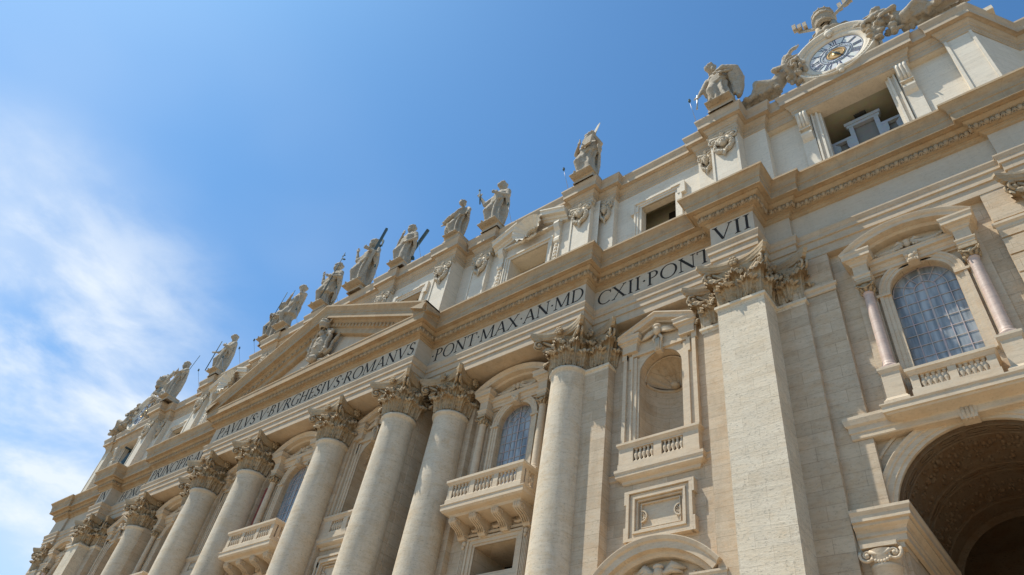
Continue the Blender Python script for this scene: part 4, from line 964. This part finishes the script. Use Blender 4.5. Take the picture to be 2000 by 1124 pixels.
write('IN', -40.75, -38.8, 35.3, 1.24, -2.45); write('HONOREM', -37.7, -29.3, 35.3, 1.24, -1.24); write('PRINCIPIS.APOST', -28.75, -14.5, 35.3, 1.24, -2.37)
write('PAVLVS.V.BVRGHESIVS.ROMANVS', -13.35, 14.1, 35.3, 1.24, -3.93); write('.PONT.MAX.AN.MD', 14.35, 28.98, 35.3, 1.24, -2.37); write('CXII.PONT.', 29.25, 38.25, 35.3, 1.24, -1.24); write('VII', 38.5, 41.0, 35.3, 1.26, -2.45)
# ------------------------------------------------------------------ remesh helper for carved pieces
def carve(mb, name, mat, voxel=.07, amp=.03, freq=2.5, parent=None, seed=0, smooth=True, keep=None):
    me = bpy.data.meshes.new('tmp'); me.from_pydata(mb.v, [], mb.f); me.update()
    o = bpy.data.objects.new('tmp', me); COL.objects.link(o)
    r = o.modifiers.new('r', 'REMESH'); r.mode = 'VOXEL'; r.voxel_size = voxel; r.adaptivity = 0
    sm_ = o.modifiers.new('s', 'SMOOTH'); sm_.iterations = 1; sm_.factor = .5
    for fq, am in ((freq*.45, amp*1.0), (freq*1.4, amp*.7)):
        tx = bpy.data.textures.new('carving', 'CLOUDS'); tx.noise_scale = 1/fq; tx.noise_depth = 2
        dm = o.modifiers.new('d', 'DISPLACE'); dm.texture = tx; dm.strength = am*2; dm.texture_coords = 'LOCAL'
    dg = bpy.context.evaluated_depsgraph_get(); dg.update()
    m2 = bpy.data.meshes.new_from_object(o.evaluated_get(dg)); bpy.data.objects.remove(o)
    m2.name = name; m2.materials.clear(); m2.materials.append(M[mat])
    m2.polygons.foreach_set('use_smooth', [True]*len(m2.polygons))
    o = bpy.data.objects.new(name, m2); COL.objects.link(o)
    if parent: o.parent = parent
    return o
def tiara_keys(mb, c, s, y=0, kx=1.0):      # triple crown with crossed keys, s = scale
    X = lambda x, z, dy=0: (c[0]+x*s, y+dy*s, c[1]+z*s)
    mb.lathe([(.42*s, c[1]-.75*s), (.50*s, c[1]-.75*s), (.6*s, c[1]-.5*s), (.72*s, c[1]-.1*s), (.68*s, c[1]+.4*s), (.5*s, c[1]+.75*s), (.2*s, c[1]+.95*s), (0.02, c[1]+.98*s)], c[0], y, 20)
    mb.lathe([(.42*s, c[1]-.75*s), (.38*s, c[1]-.3*s), (.0, c[1]-.1*s)], c[0], y, 20)
    for zz, r in ((-.55, .6), (-.05, .74), (.42, .68)):
        for i in range(12): a = i*math.pi/6; mb.ell((c[0]+r*s*math.cos(a), y+r*s*math.sin(a), c[1]+zz*s+.05*s), (.07*s, .07*s, .09*s), 6, 4)
        mb.lathe([(r*s-.04*s, c[1]+(zz-.1)*s), (r*s+.05*s, c[1]+(zz-.06)*s), (r*s+.05*s, c[1]+zz*s), (r*s-.04*s, c[1]+(zz+.03)*s)], c[0], y, 18)
    mb.ell(X(0, 1.08), (.11*s, .11*s, .12*s), 8, 6)
    for q in (-1, 1):
        mb.tube([X(-q*.9, -1.5, -.1*q), X(q*1.35*kx, .55, -.15*q)], [.11*s, .11*s], 8)
        for t in (.25, .6): mb.ell(X(-q*.9+q*2.25*t, -1.5+2.05*t, -.12*q), (.17*s,)*3, 8, 6)
        for k in range(3): mb.box(c[0]+min(q*(.85+.27*k)*kx, q*(1.05+.27*k)*kx)*s, c[0]+max(q*(.85+.27*k)*kx, q*(1.05+.27*k)*kx)*s, y-.22*s, y+.12*s, c[1]+(.25+.18*k)*s, c[1]+(.85+.2*k-.1*(k == 1))*s)
        mb.tube([X(q*1.3*kx, .5), X(q*1.5*kx, .75)], [.14*s, .16*s], 6)
        mb.tube([X(-q*.9, -1.5), X(-q*1.15, -1.55), X(-q*1.25, -1.8), X(-q*1.0, -1.95), X(-q*.82, -1.7)], .08*s, 6)
# ------------------------------------------------------------------ clock
def clock(parent_x, lab, lab2):
    root = empty('tower_clock', (parent_x, -.95, 51.35)); tag(root, lab, 'clock', 'clocks on the attic ends')
    mb = MB(); mb.ring(0, 0, [(1.86, .3), (1.86, -.02), (1.95, -.10), (2.1, -.14), (2.3, -.12), (2.34, -.22), (2.36, -.24), (2.36, -.20), (2.55, -.18), (2.62, -.3), (2.78, -.42), (2.86, -.42), (2.86, .8)], 0, 2*math.pi, 64, True)
    mb.ring(0, 0, [(0.01, .9), (2.85, .9)], 0, 2*math.pi, 32)
    for a in range(64):
        t = 2*math.pi*a/64; mb.ell((2.47*math.cos(t), -.2, 2.47*math.sin(t)), (.07, .06, .07), 5, 4)
    for a in (18, 90, 162, 270):
        t = math.radians(a); c, s_ = math.cos(t), math.sin(t)
        mb.ell((2.5*c, -.3, 2.5*s_), (.33, .22, .33), 10, 7); mb.ell((2.9*c, -.3, 2.9*s_), (.2, .18, .2), 8, 6); mb.ell((2.2*c, -.3, 2.2*s_), (.16, .14, .16), 8, 6)
    mb.build('stone_ring', M['attic'], root)
    mb = MB(); mb.ring(0, 0, [(0.005, -.0), (1.86, .0)], 0, 2*math.pi, 64); mb.build('dial', M['white'], root)
    mb = MB(); nums = ['XII', 'I', 'II', 'III', 'IIII', 'V', 'VI', 'VII', 'VIII', 'IX', 'X', 'XI']
    k = 0
    for i, tx in enumerate(nums):
        a = math.radians(90-30*i); h = .56; W = sum({'I': .23, 'V': .48, 'X': .48}[c] for c in tx)*h; x = -W/2
        for c in tx:
            polys = {'I': lambda: line(.11, 0, .11, 1, .10), 'V': lambda: line(.24, 0, .07, 1, .12)+line(.24, 0, .41, 1, .05), 'X': lambda: line(.07, 1, .41, 0, .12)+line(.07, 0, .41, 1, .05)}[c]()
            polys += {'I': lambda: [[(.02, 0), (.2, 0), (.2, .04), (.02, .04)], [(.02, .96), (.2, .96), (.2, 1), (.02, 1)]]}.get(c, lambda: [])()
            for P in polys:
                k += 1; pp = []
                for px, pz in P:
                    u, v = x+px*h, 1.17+pz*h; b_ = a-math.pi/2; pp.append((u*math.cos(b_)-v*math.sin(b_), u*math.sin(b_)+v*math.cos(b_)))
                mb.prism(pp, -.012-(k % 9)*.0008, .0)
            x += {'I': .23, 'V': .48, 'X': .48}[c]*h
    mb.ring(0, 0, [(1.80, -.002), (1.80, -.012), (1.83, -.012), (1.83, -.002)], 0, 2*math.pi, 64)
    for r in (1.08, .66): mb.ring(0, 0, [(r, -.002), (r, -.02), (r+.045, -.02), (r+.045, -.002)], 0, 2*math.pi, 48)
    mb.build('numerals', M['blue'], root)
    mb = MB(); mb.ring(0, 0, [(.70, -.004), (1.08, -.004)], 0, 2*math.pi, 48)
    for i in range(44): t = i*2*math.pi/44; mb.ell((.88*math.cos(t)+.06*math.cos(7*t), -.02, .88*math.sin(t)+.06*math.sin(7*t)), (.085, .03, .085), 6, 4)
    mb.build('scroll_band', M['screen'], root)
    mb = MB(); mb.ring(0, 0, [(.005, -.02), (.66, -.012)], 0, 2*math.pi, 40)
    mb.ring(0, 0, [(.5, -.02), (.52, -.05), (.56, -.05), (.58, -.02)], 0, 2*math.pi, 30); mb.ell((0, -.02, 0), (.26, .05, .26), 16, 6)
    mb.build('sun_disc', M['gold'], root)
    mb = MB(); a = math.radians(300)
    mb.tube([(-.35*math.cos(a), -.07, -.35*math.sin(a)), (.0, -.08, 0), (.9*math.cos(a), -.07, .9*math.sin(a))], [.05, .07, .015], 6); mb.ell((0, -.08, 0), (.12, .06, .12), 10, 6); mb.build('hand', M['metal'], root)
    mb = MB(); tiara_keys(mb, (0, 0), 1.12, 0, 1.25); mb.v = [(x, y, z*1.28 if z > -1 and abs(x) < .95 else z) for x, y, z in mb.v]
    mb.tube([(-1.3, 0, -2.5), (-.5, -.1, -1.9), (.5, -.1, -1.9), (1.3, 0, -2.5)], [.2, .35, .35, .2], 8); mb.ell((0, -.25, -1.9), (.35, .3, .42), 8, 6)
    mb.tube([(-.5, 0, -1.0), (-.6, -.1, -1.8), (-1.2, 0, -2.5)], [.3, .25, .1], 7); mb.tube([(.5, 0, -1.0), (.6, -.1, -1.8), (1.2, 0, -2.5)], [.3, .25, .1], 7)
    t = mb.build('tiara_and_keys', M['statue'], None); t.location = (parent_x, -.85, 56.75); tag(t, lab2, 'sculpture', 'carved tiaras over the clocks')
clock(48.1, 'white dial clock with blue roman numerals in a round stone ring, at the right', 'stone triple crown with crossed keys standing on the white clock dial')
clock(-48.1, 'round stone clock on the attic at the far left end, seen almost edge on', 'stone triple crown with crossed keys at the far left end of the roof line')
# coat of arms in the pediment
mb = MB(); rr = random.Random(8); Y = -4.15
tiara_keys(mb, (0, 43.6), .72, Y-.35)
mb.ell((0, Y, 41.4), (1.0, .55, 1.4), 16, 12)
for s in (-1, 1):
    mb.spiral((s*.95, Y-.25, 42.6), .36, 1.6, .14, (s, 0, 0), (0, 0, 1), -1, 20); mb.spiral((s*.8, Y-.25, 40.4), .34, 1.6, .13, (s, 0, 0), (0, 0, -1), -1, 20)
    mb.tube([(s*.6, Y-.3, 42.9), (s*1.15, Y-.2, 42.0), (s*1.05, Y-.25, 41.2), (s*1.2, Y-.2, 40.5)], [.16, .2, .16, .12], 7)
    mb.tube([(s*.9, Y, 40.2), (s*1.5, Y, 40.5), (s*1.5, Y, 41.3), (s*1.9, Y, 41.7), (s*2.1, Y, 42.3)], [.2, .16, .14, .16, .06], 7)
    mb.tube([(s*.5, Y, 39.6), (s*1.2, Y, 39.4), (s*1.7, Y, 39.6), (s*2.3, Y, 39.2)], [.22, .2, .16, .05], 7)
mb.tube([(-.3, Y-.4, 41.9), (0, Y-.5, 41.6), (.3, Y-.42, 41.9)], .12, 6); mb.tube([(-.3, Y-.42, 41.0), (.1, Y-.5, 40.8), (.3, Y-.4, 41.2), (0, Y-.46, 41.4)], .12, 6)
mb.ell((0, Y-.3, 39.75), (.5, .35, .4), 8, 6); mb.ell((0, Y-.4, 42.6), (.3, .25, .3), 8, 6)
mb.v = [(x*1.12, Y+(y-Y)*1.3, 38.9+(z-38.9)*1.06) for x, y, z in mb.v]
arms = carve(mb, 'coat_of_arms', 'statue', .05, .03, 3.5, BAS, seed=2)
# ------------------------------------------------------------------ ground
mb = MB(); mb.quad((-600, -700, 0), (600, -700, 0), (600, 400, 0), (-600, 400, 0))
g = mb.build('ground', stone('paving', (.43, .37, .28), joints=.5, bw=.5, bh=.5, vein=.05)); tag(g, kind='structure')
mb = MB()
for i in range(8): mb.box(-60, 60, -12+i*.55, -3, .004+i*.15, .15+i*.15)
mb.box(-60, 60, -8, 9.5, .9, 1.35)
g = mb.build('steps', M['wall']); tag(g, kind='structure')
# ------------------------------------------------------------------ statues
def V3(*a): return Vector(a)
def limb(mb, pts, rad, n=9): 
    mb.tube(pts, rad, n)
    for p, r in zip(pts, rad): mb.ell(p, (r*1.02,)*3, 8, 6)
def hand(mb, p, d, s=1.0, spread=.5):
    d = Vector(d).normalized(); a = d.cross(Vector((0, 1, 0)));
    if a.length < .1: a = Vector((1, 0, 0))
    a.normalize(); p = Vector(p)
    mb.ell(p+d*.16*s, (.17*s, .12*s, .19*s), 8, 6)
    for i, (t, l) in enumerate(((-.13, .27), (-.045, .33), (.045, .31), (.12, .24))):
        q = p+a*t*s+d*.24*s; mb.tube([q, q+d*l*.6*s+a*t*spread*.5*s, q+d*l*s+a*t*spread*s+Vector((0, -.04*s, 0))], [.05*s, .046*s, .035*s], 5)
    q = p-a*.15*s+d*.08*s; mb.tube([q, q-a*.14*s+d*.12*s, q-a*.17*s+d*.24*s], [.055*s, .05*s, .035*s], 5)
def head(mb, c, yaw=0, tilt=0, beard=True, long_=False, s=1.0):
    R = Matrix.Rotation(math.radians(yaw), 3, 'Z') @ Matrix.Rotation(math.radians(tilt), 3, 'X')
    c = Vector(c); E = lambda p, r: mb.ell(c+R @ (Vector(p)*s), tuple(k*s for k in r), 10, 8, R)
    E((0, 0, 0), (.30, .36, .42)); E((0, .06, .14), (.36, .38, .34)); E((0, -.30, -.05), (.2, .12, .22))
    E((0, -.39, -.02), (.05, .09, .11)); E((0, -.37, .07), (.2, .05, .04)); E((0, -.35, -.17), (.11, .06, .035))
    for k in (-1, 1): E((k*.12, -.33, .03), (.055, .04, .035)); E((k*.31, 0, -.03), (.05, .09, .11))
    if beard: E((0, -.28, -.36), (.2, .17, .26)); E((0, -.26, -.58), (.11, .1, .16)); E((-.13, -.25, -.3), (.12, .13, .18)); E((.13, -.25, -.3), (.12, .13, .18))
    for i in range(9):
        a = math.radians(200+i*17.5*2-140); E((.33*math.cos(a), .06+.3*math.sin(a)*.9, .20), (.13, .14, .16))
    if long_: E((-.27, .12, -.3), (.14, .18, .34)); E((.27, .12, -.3), (.14, .18, .34)); E((0, .28, -.25), (.28, .15, .4))
def statue(i, label, lean=0, ry=0, rh=None, lh=None, rel=None, lel=None, yaw=0, tilt=0, beard=True, long_=False, H=6.0, short=False, cloak=1, voxel=.062, hd=(0, 0)):
    """robed figure, ~6 m from sole to crown; +x is the viewer's right"""
    x, y = STX[i]; root = empty('statue', (x, y, 49.6)); tag(root, label, 'statue', 'statues along the roof line')
    rr = random.Random(i+20); mb = MB(); k = 6.0
    # body by stacked rings: (z, half width, half depth, shift x, shift y)
    L_ = lean
    prof = [(0, .88, .68, 0, .05), (.5, .84, .66, 0, 0), (1.3, .76, .62, -.08+L_*.1, -.05), (2.2, .76, .60, -.14+L_*.2, -.05), (2.9, .78, .58, -.10+L_*.3, 0), (3.4, .66, .48, 0+L_*.4, 0), (3.8, .66, .48, .03+L_*.5, 0), (4.3, .78, .50, .03+L_*.6, 0), (4.62, .72, .42, .02+L_*.65, 0), (4.82, .45, .32, 0+L_*.7, 0), (4.95, .22, .22, 0+L_*.7, 0)]
    n = 56; vs = []; m = 34
    def ev(z):
        for a, b_ in zip(prof, prof[1:]):
            if z <= b_[0]: t = (z-a[0])/(b_[0]-a[0]); t = t*t*(3-2*t); return [a[q]*(1-t)+b_[q]*t for q in range(1, 5)]
        return prof[-1][1:]
    ph = [rr.uniform(0, 6.28) for _ in range(5)]
    for j in range(m+1):
        z = 4.95*j/m; hw, hd_, sx, sy = ev(z); fa = .17*max(0, min(1, (4.0-z)/1.2))+.04
        if short and z < 1.7: hw *= .55; hd_ *= .6
        for q in range(n):
            a = 2*math.pi*q/n
            f = 1+fa*(abs(math.sin(a*4.5+ph[0]+z*.22))*1.1-.5)+fa*.6*math.sin(a*9+ph[1]-z*.5)+.05*math.sin(z*3.1+a*2+ph[2])*(z > 2)
            vs.append((hw*f*math.cos(a)+sx, hd_*f*math.sin(a)+sy, z))
    fs = [(j*n+q, j*n+(q+1) % n, (j+1)*n+(q+1) % n, (j+1)*n+q) for j in range(m) for q in range(n)]+[tuple(range(n-1, -1, -1)), tuple(range(m*n, m*n+n))]
    mb.add(vs, fs)
    s0 = L_*.65
    # advanced knee and leg under the cloth
    limb(mb, [V3(-.35+L_*.25, -.35, 2.7), V3(-.5, -.72, 1.75), V3(-.42, -.5, .7), V3(-.45, -.55, .12)], [.42, .36, .24, .2]); mb.ell((-.45, -.8, .1), (.17, .36, .12), 8, 6); mb.ell((.4, -.72, .1), (.17, .36, .12), 8, 6)
    # diagonal folds of the cloak over hips and shoulder
    for q in range(5): mb.tube([V3(-.9+L_*.3, -.1, 2.5+.16*q), V3(-.3+L_*.35, -.62, 2.7+.2*q), V3(.4+L_*.4, -.58, 3.15+.2*q), V3(.85+L_*.5, -.1, 3.5+.22*q)], [.09, .13, .12, .08], 6)
    mb.tube([V3(-.75+s0, .05, 4.6), V3(-.3+s0, -.42, 4.2), V3(.2+s0, -.5, 3.6), V3(.7+s0*.8, -.3, 3.2)], [.14, .16, .15, .12], 7)
    if cloak:
        for q in range(7):
            a = .2+q*.42; mb.tube([V3(math.cos(a)*.72+s0, math.sin(a)*.4+.05, 4.7), V3(math.cos(a)*.86+L_*.5, math.sin(a)*.6+.12, 3.2), V3(math.cos(a)*.9+L_*.2, math.sin(a)*.65+.12, 1.6), V3(math.cos(a)*.88, math.sin(a)*.62+.1, .5)], [.11, .13, .14, .08], 7)
    # arms
    shR, shL = V3(-.78+s0, 0, 4.45), V3(.78+s0, 0, 4.45)
    for sh, el, ha, sg in ((shR, rel, rh, -1), (shL, lel, lh, 1)):
        el = V3(*el) if el else V3(sg*1.05+s0, -.15, 3.4); ha = V3(*ha) if ha else V3(sg*.45+s0, -.75, 3.4)
        limb(mb, [sh, sh.lerp(el, .5), el], [.29, .25, .21]); limb(mb, [el, el.lerp(ha, .5), ha], [.21, .17, .11]); hand(mb, ha, ha-el, 1.05)
        mid = sh.lerp(el, .6)
        for q in range(4): mb.tube([mid+V3(0, 0, .1), mid+V3(sg*.02*q, .08*q-.1, -.5-.12*q), mid+V3(0, .08*q-.1, -1.0-.15*q)], [.16, .14, .06], 6)
    limb(mb, [V3(s0, 0, 4.75), V3(s0+hd[0]*.6, -.08+hd[1]*.6, 5.25)], [.23, .2])
    head(mb, (s0+hd[0], -.14+hd[1], 5.62), yaw, tilt, beard, long_, 1.12)
    mb.box(-1.0, 1.0, -1.0, .8, -.1, .03)
    b = carve(mb, 'figure', 'statue', voxel, .02, 3, root, seed=i)
    sc = (H+.45)/6.0; root.scale = (sc, sc, sc)
    return root
def prop(mb, root, name, mat='metal'): return mb.build(name, M[mat], root)
# 0: leaning figure wrapped in a wide cloak, over the square pier
r = statue(0, 'statue in a wide wind-blown cloak leaning left, on the corner block above the square pier', lean=-.25, rel=(-1.35, -.2, 3.3), rh=(-1.55, -.5, 2.3), lel=(1.3, -.2, 3.9), lh=(.6, -.7, 3.6), yaw=-45, tilt=0, beard=False, long_=True, hd=(-.32, -.25), H=5.49)
mb = MB(); mb.ell((1.0, .1, 3.9), (.75, .5, .65), 12, 8); mb.tube([V3(-.2, -.5, 4.2), V3(.6, -.6, 4.35), V3(1.4, -.2, 4.0), V3(1.55, .2, 3.0), V3(1.4, .3, 1.6), V3(1.25, .2, .6)], [.2, .3, .34, .36, .3, .2], 9)
mb.tube([V3(1.0, -.2, 3.6), V3(1.15, .1, 2.4), V3(1.05, .1, 1.0)], [.3, .3, .2], 8); carve(mb, 'cloak', 'statue', .07, .05, 3, r, seed=31)
mb = MB(); mb.tube([(-1.62, -.6, 2.3), (-1.75, -.6, .4)], .07, 6); mb.tube([(-1.95, -.6, 1.9), (-1.35, -.6, 2.0)], .06, 5); prop(mb, r, 'sword', 'steel')
# 1: figure with book and blade
r = statue(1, 'statue holding up a large pale knife and an open book, above the last round column', rel=(-1.1, -.3, 3.7), rh=(-.5, -.85, 3.9), lel=(1.15, -.1, 3.8), lh=(.85, -.6, 4.6), yaw=-30, long_=True, H=5.85)
mb = MB(); mb.prism([(-.15, 3.2), (.75, 3.35), (.9, 4.4), (0, 4.2)], -1.0, -.82); prop(mb, r, 'book', 'statue')
mb = MB(); mb.prism([(.78, 4.85), (1.02, 4.8), (1.25, 5.5), (1.36, 6.0), (1.12, 5.75), (.9, 5.3)], -.72, -.66); prop(mb, r, 'knife', 'attic')
# 2: long robe, hand out with rod
r = statue(2, 'statue in a long pleated robe, one bare forearm raised, right of the stooping statue', rel=(-1.2, -.5, 3.3), rh=(-1.75, -.8, 4.5), lel=(1.1, -.1, 3.6), lh=(.3, -.7, 3.9), yaw=-25, beard=False, long_=True, lean=.1, H=5.91)
mb = MB(); mb.tube([(-1.5, -.85, 3.3), (-1.95, -.95, 5.5)], .06, 6); mb.ell((-1.95, -.95, 5.5), (.1, .1, .14), 6, 5); prop(mb, r, 'rod')
# 3: stooping figure
r = statue(3, 'stooping bearded statue with a folded drapery bundle on one arm', lean=.35, rel=(-.9, -.5, 3.3), rh=(-1.7, -.6, 2.9), lel=(1.45, -.2, 3.9), lh=(1.6, -.5, 3.1), yaw=25, tilt=-12, hd=(-.1, -.3), H=4.59)
mb = MB(); mb.tube([V3(-1.9, -.5, 3.0), V3(-1.2, -.65, 3.2), V3(-.4, -.7, 3.5), V3(.6, -.5, 4.3)], [.36, .36, .3, .25], 9); mb.tube([V3(-1.1, -.4, 2.6), V3(-1.0, -.5, 1.3), V3(-.9, -.3, .4)], [.35, .4, .3], 9); carve(mb, 'drapery', 'statue', .07, .07, 3, r, seed=33)
mb = MB(); mb.tube([(1.62, -.6, 3.2), (1.75, -.6, 2.6)], .08, 6); prop(mb, r, 'tool_handle')
# 4: saltire cross
r = statue(4, 'bearded statue with a dark diagonal cross showing behind both shoulders', rel=(-1.35, -.2, 3.6), rh=(-.75, -.5, 4.75), lel=(1.2, 0, 3.5), lh=(.7, -.5, 3.0), yaw=0, H=5.37)
mb = MB()
mb.tube([V3(1.0, .55, 1.0), V3(-2.2, .45, 6.1)], .2, 4, False); mb.tube([V3(-.9, .75, 1.0), V3(1.6, .75, 5.35)], .2, 4, False)
prop(mb, r, 'diagonal_cross')
# 5: central figure with cross and raised hand
r = statue(5, 'central statue with raised right hand, metal halo and a dark cross leaning on its shoulder', rel=(-1.6, -.2, 4.1), rh=(-1.75, -.4, 5.1), lel=(1.2, -.2, 3.6), lh=(.7, -.75, 3.9), yaw=10, long_=True, cloak=1, H=6.75)
mb = MB(); mb.tube([V3(1.27, -.55, 3.6), V3(1.45, -.35, 6.6)], .14, 4, False); prop(mb, r, 'cross')
mb = MB(); mb.tube([V3(1.05, -.8, .1), V3(1.268, -.552, 3.6)], .15, 4, False); prop(mb, r, 'cross_foot', 'statue')
mb = MB(); mb.ring(0, 5.75, [(.5, .28), (.5, .22), (.75, .22), (.75, .28), (.5, .28)], 0, 2*math.pi, 24)
for a in (90, 210, 330): t = math.radians(a); mb.tube([(.1*math.cos(t), .25, 5.75+.1*math.sin(t)), (.7*math.cos(t), .25, 5.75+.7*math.sin(t))], [.03, .12], 4, False)
prop(mb, r, 'halo')
# 6: staff cross, bare leg, raised arm
r = statue(6, 'statue in a short tunic, one hand raised, holding a tall staff with a cross', rel=(-1.6, -.2, 4.0), rh=(-1.7, -.4, 4.9), lel=(1.2, -.1, 3.6), lh=(.45, -.7, 3.6), yaw=0, short=True, H=6.15)
mb = MB(); mb.tube([(.45, -.8, .2), (.75, -.5, 7.0)], .045, 6); mb.tube([(.5, -.5, 6.6), (1.0, -.5, 6.5)], .05, 5); mb.tube([(.74, -.5, 6.1), (1.0, -.5, 5.9), (1.35, -.5, 5.65)], [.06, .11, .07], 5); prop(mb, r, 'staff')
# 7, 8
r = statue(7, 'bare-shouldered statue hugging its arms to the chest, left of the pediment peak', rel=(-1.0, -.6, 3.7), rh=(-.3, -.8, 4.1), lel=(1.1, -.5, 4.2), lh=(1.0, -.6, 4.5), beard=False, cloak=0, lean=.25, short=True, H=5.97)
mb = MB(); mb.tube([(-.75, -.6, .5), (-.8, -.5, 5.6)], .04, 5); prop(mb, r, 'staff')
r = statue(8, 'small-looking statue with one thin upright rod, on the block left of the pediment', rel=(-1.2, -.2, 3.4), lean=-.1, H=5.43)
mb = MB(); mb.tube([(.1, -.8, 2.5), (.2, -.6, 7.4)], .045, 5); prop(mb, r, 'rod')
r = statue(9, 'hooded statue with staff above the left shell window', rel=(-1.0, -.5, 3.3), rh=(-1.25, -.8, 3.2), lel=(1.0, -.4, 3.6), lh=(.2, -.7, 3.9), long_=True, beard=False, lean=.15, yaw=-10, H=5.43)
mb = MB(); mb.tube([(-1.35, -.95, .2), (-1.25, -.9, 5.0)], .06, 6); prop(mb, r, 'staff')
r = statue(10, 'robed statue with folded arms beside the far left carved crown', rel=(-1.0, -.5, 3.9), rh=(-.1, -.8, 4.1), lel=(1.1, -.4, 3.9), lh=(.1, -.85, 3.8), beard=True, long_=True, lean=.15, H=5.37)
mb = MB(); mb.tube([(.7, .3, 4.8), (1.6, .3, 7.0)], .04, 5); prop(mb, r, 'rod')
# reclining winged figures beside each clock
def angel(cx, sgn, label, raised):
    """sgn=+1: figure lies to the left of the clock with the feet away from it"""
    root = empty('angel_statue', (cx, -.9, 49.9)); tag(root, label, 'statue', 'reclining angels beside the clocks')
    mb = MB(); S = lambda x, y, z: V3(-sgn*x, y, z)    # x grows away from the clock
    limb(mb, [S(.4, 0, 2.6), S(1.0, -.1, 1.7), S(1.5, -.2, .9)], [.52, .55, .6])
    limb(mb, [S(1.5, -.45, .9), S(2.5, -.8, 1.35), S(2.9, -.6, .5), S(3.3, -.7, .1)], [.45, .36, .26, .18]); mb.ell(S(3.4, -.85, .05), (.28, .3, .14), 8, 6)
    limb(mb, [S(1.5, -.1, .8), S(3.0, -.2, .6), S(4.2, -.3, .25), S(4.9, -.3, .15)], [.48, .38, .26, .16]); mb.ell(S(5.05, -.4, .3), (.2, .2, .32), 8, 6)
    for q in range(9): mb.tube([S(.9+.1*q, -.4, 1.6-.08*q), S(1.8+.22*q, -.75+.03*q, 1.0-.05*q), S(2.3+.28*q, -.5, .25)], [.14, .16, .1], 6)
    for q in range(7): mb.tube([S(1.2+.2*q, .1, 1.3-.1*q), S(2.0+.35*q, .3, .9-.06*q), S(2.6+.42*q, .2, .2)], [.2, .24, .12], 6)
    if raised: limb(mb, [S(.5, -.1, 2.9), S(.35, -.2, 3.7), S(-.3, -.3, 4.5)], [.3, .24, .14]); hand(mb, S(-.35, -.3, 4.5), V3(sgn*.8, 0, .4), 1.1)
    else: limb(mb, [S(.5, -.4, 2.8), S(-.2, -.8, 2.2), S(-.9, -.6, 2.5)], [.3, .24, .14]); hand(mb, S(-.9, -.6, 2.5), V3(sgn, 0, .2), 1.1)
    limb(mb, [S(.7, -.3, 2.7), S(1.1, -.8, 2.1), S(.5, -1.0, 1.7)], [.3, .24, .14]); hand(mb, S(.5, -1.0, 1.7), V3(sgn, 0, -.2), 1.1)
    limb(mb, [S(.35, 0, 3.0), S(.2, -.1, 3.35)], [.25, .22]); head(mb, S(.1, -.2, 3.7), sgn*20, 0, False, True, 1.0)
    # wing
    for q in range(9):
        a = math.radians(15+q*9); mb.tube([S(.8, .4, 2.6), S(.8+1.2*math.cos(a), .65, 2.5+1.0*math.sin(a)), S(.8+(2.6-.1*q)*math.cos(a), .75, 2.2+(1.9)*math.sin(a)*.9)], [.2, .22, .05], 6)
    rr = random.Random(int(cx)+7)
    for q in range(34): x = rr.uniform(-1.2, 4.6); mb.ell(S(x, rr.uniform(-.7, .3), rr.uniform(0, .55 if x > 1 else 1.4)), (rr.uniform(.15, .34), rr.uniform(.15, .3), rr.uniform(.12, .3)), 7, 5)
    for q in range(30): mb.ell(S(.35-rr.uniform(0, 1.3), rr.uniform(-.8, .1), rr.uniform(.1, 2.9)), (rr.uniform(.12, .26), .2, rr.uniform(.14, .3)), 7, 5)
    for q in range(7): mb.tube([S(-.3+.2*q, -.3, .2+.3*q), S(-.6+.1*q, -.6, .6+.4*q), S(-.2-.1*q, -.4, 1.0+.4*q)], [.1, .13, .04], 6)
    carve(mb, 'figure', 'statue', .07, .03, 3, root, seed=int(abs(cx)))
    return root
angel(45.1, 1, 'reclining angel with one arm raised, left of the white clock dial', True)
angel(51.2, -1, 'reclining angel with bare outstretched leg, right of the white clock dial', False)
angel(-51.2, 1, 'reclining figure at the extreme left end of the roof line', False)
angel(-45.1, -1, 'reclining angel between the far left carved crown and the robed statue', True)
# thin rods with small lamps along the roof edge
lm = [(38.0, -3.0, 1.9), (26.3, -3.0, 1.6), (19.9, -2.6, 1.6), (9.6, -3.6, 1.7), (3.4, -3.6, 1.8), (-2.6, -3.6, 1.7), (-9.4, -3.6, 1.7), (-15.2, -3.4, 1.6), (-18.5, -2.7, 1.6), (-21.5, -2.7, 1.6), (-25.0, -2.7, 1.6), (-30.4, -2.7, 1.6)]
labs = ['small lamp on a rod at the left corner of the block above the square pier', 'small lamp on a thin slanting rod left of the statue with the knife', 'small lamp on a thin rod right of the statue with the outstretched forearm', 'small lamp on a thin rod right of the diagonal cross', 'small lamp on a thin rod between the diagonal cross and the central haloed statue', 'small lamp on a thin rod between the central haloed statue and the tall cross staff', 'small lamp on a thin rod just right of the bare-shouldered statue', 'small lamp on a thin rod left of the bare-shouldered statue', 'upper of two small lamps on rods on the roof edge left of the pediment', 'lower of two small lamps on rods on the roof edge left of the pediment', 'small lamp on a thin rod close left of the hooded statue', 'small lamp on a thin rod farther left of the hooded statue']
l0 = None
for (x, y, h), lb in zip(lm, labs):
    if l0 is None:
        l0 = empty('rod_lamp', (x, y, 49.0)); mb = MB(); mb.tube([(0, .6, .1), (0, -.4, h)], .022, 5); mb.build('rod', M['steel'], l0)
        mb = MB(); mb.lathe([(.02, h-.1), (.09, h-.05), (.11, h+.1), (.02, h+.2)], 0, -.4, 10); mb.ell((0, -.42, h+.2), (.09, .09, .07), 8, 6); mb.build('lamp_head', M['metal'], l0); c = l0
    else: c = copy_tree(l0, loc=(x, y, 49.0))
    tag(c, lb, 'lamp', 'small lamps on rods along the roof edge')
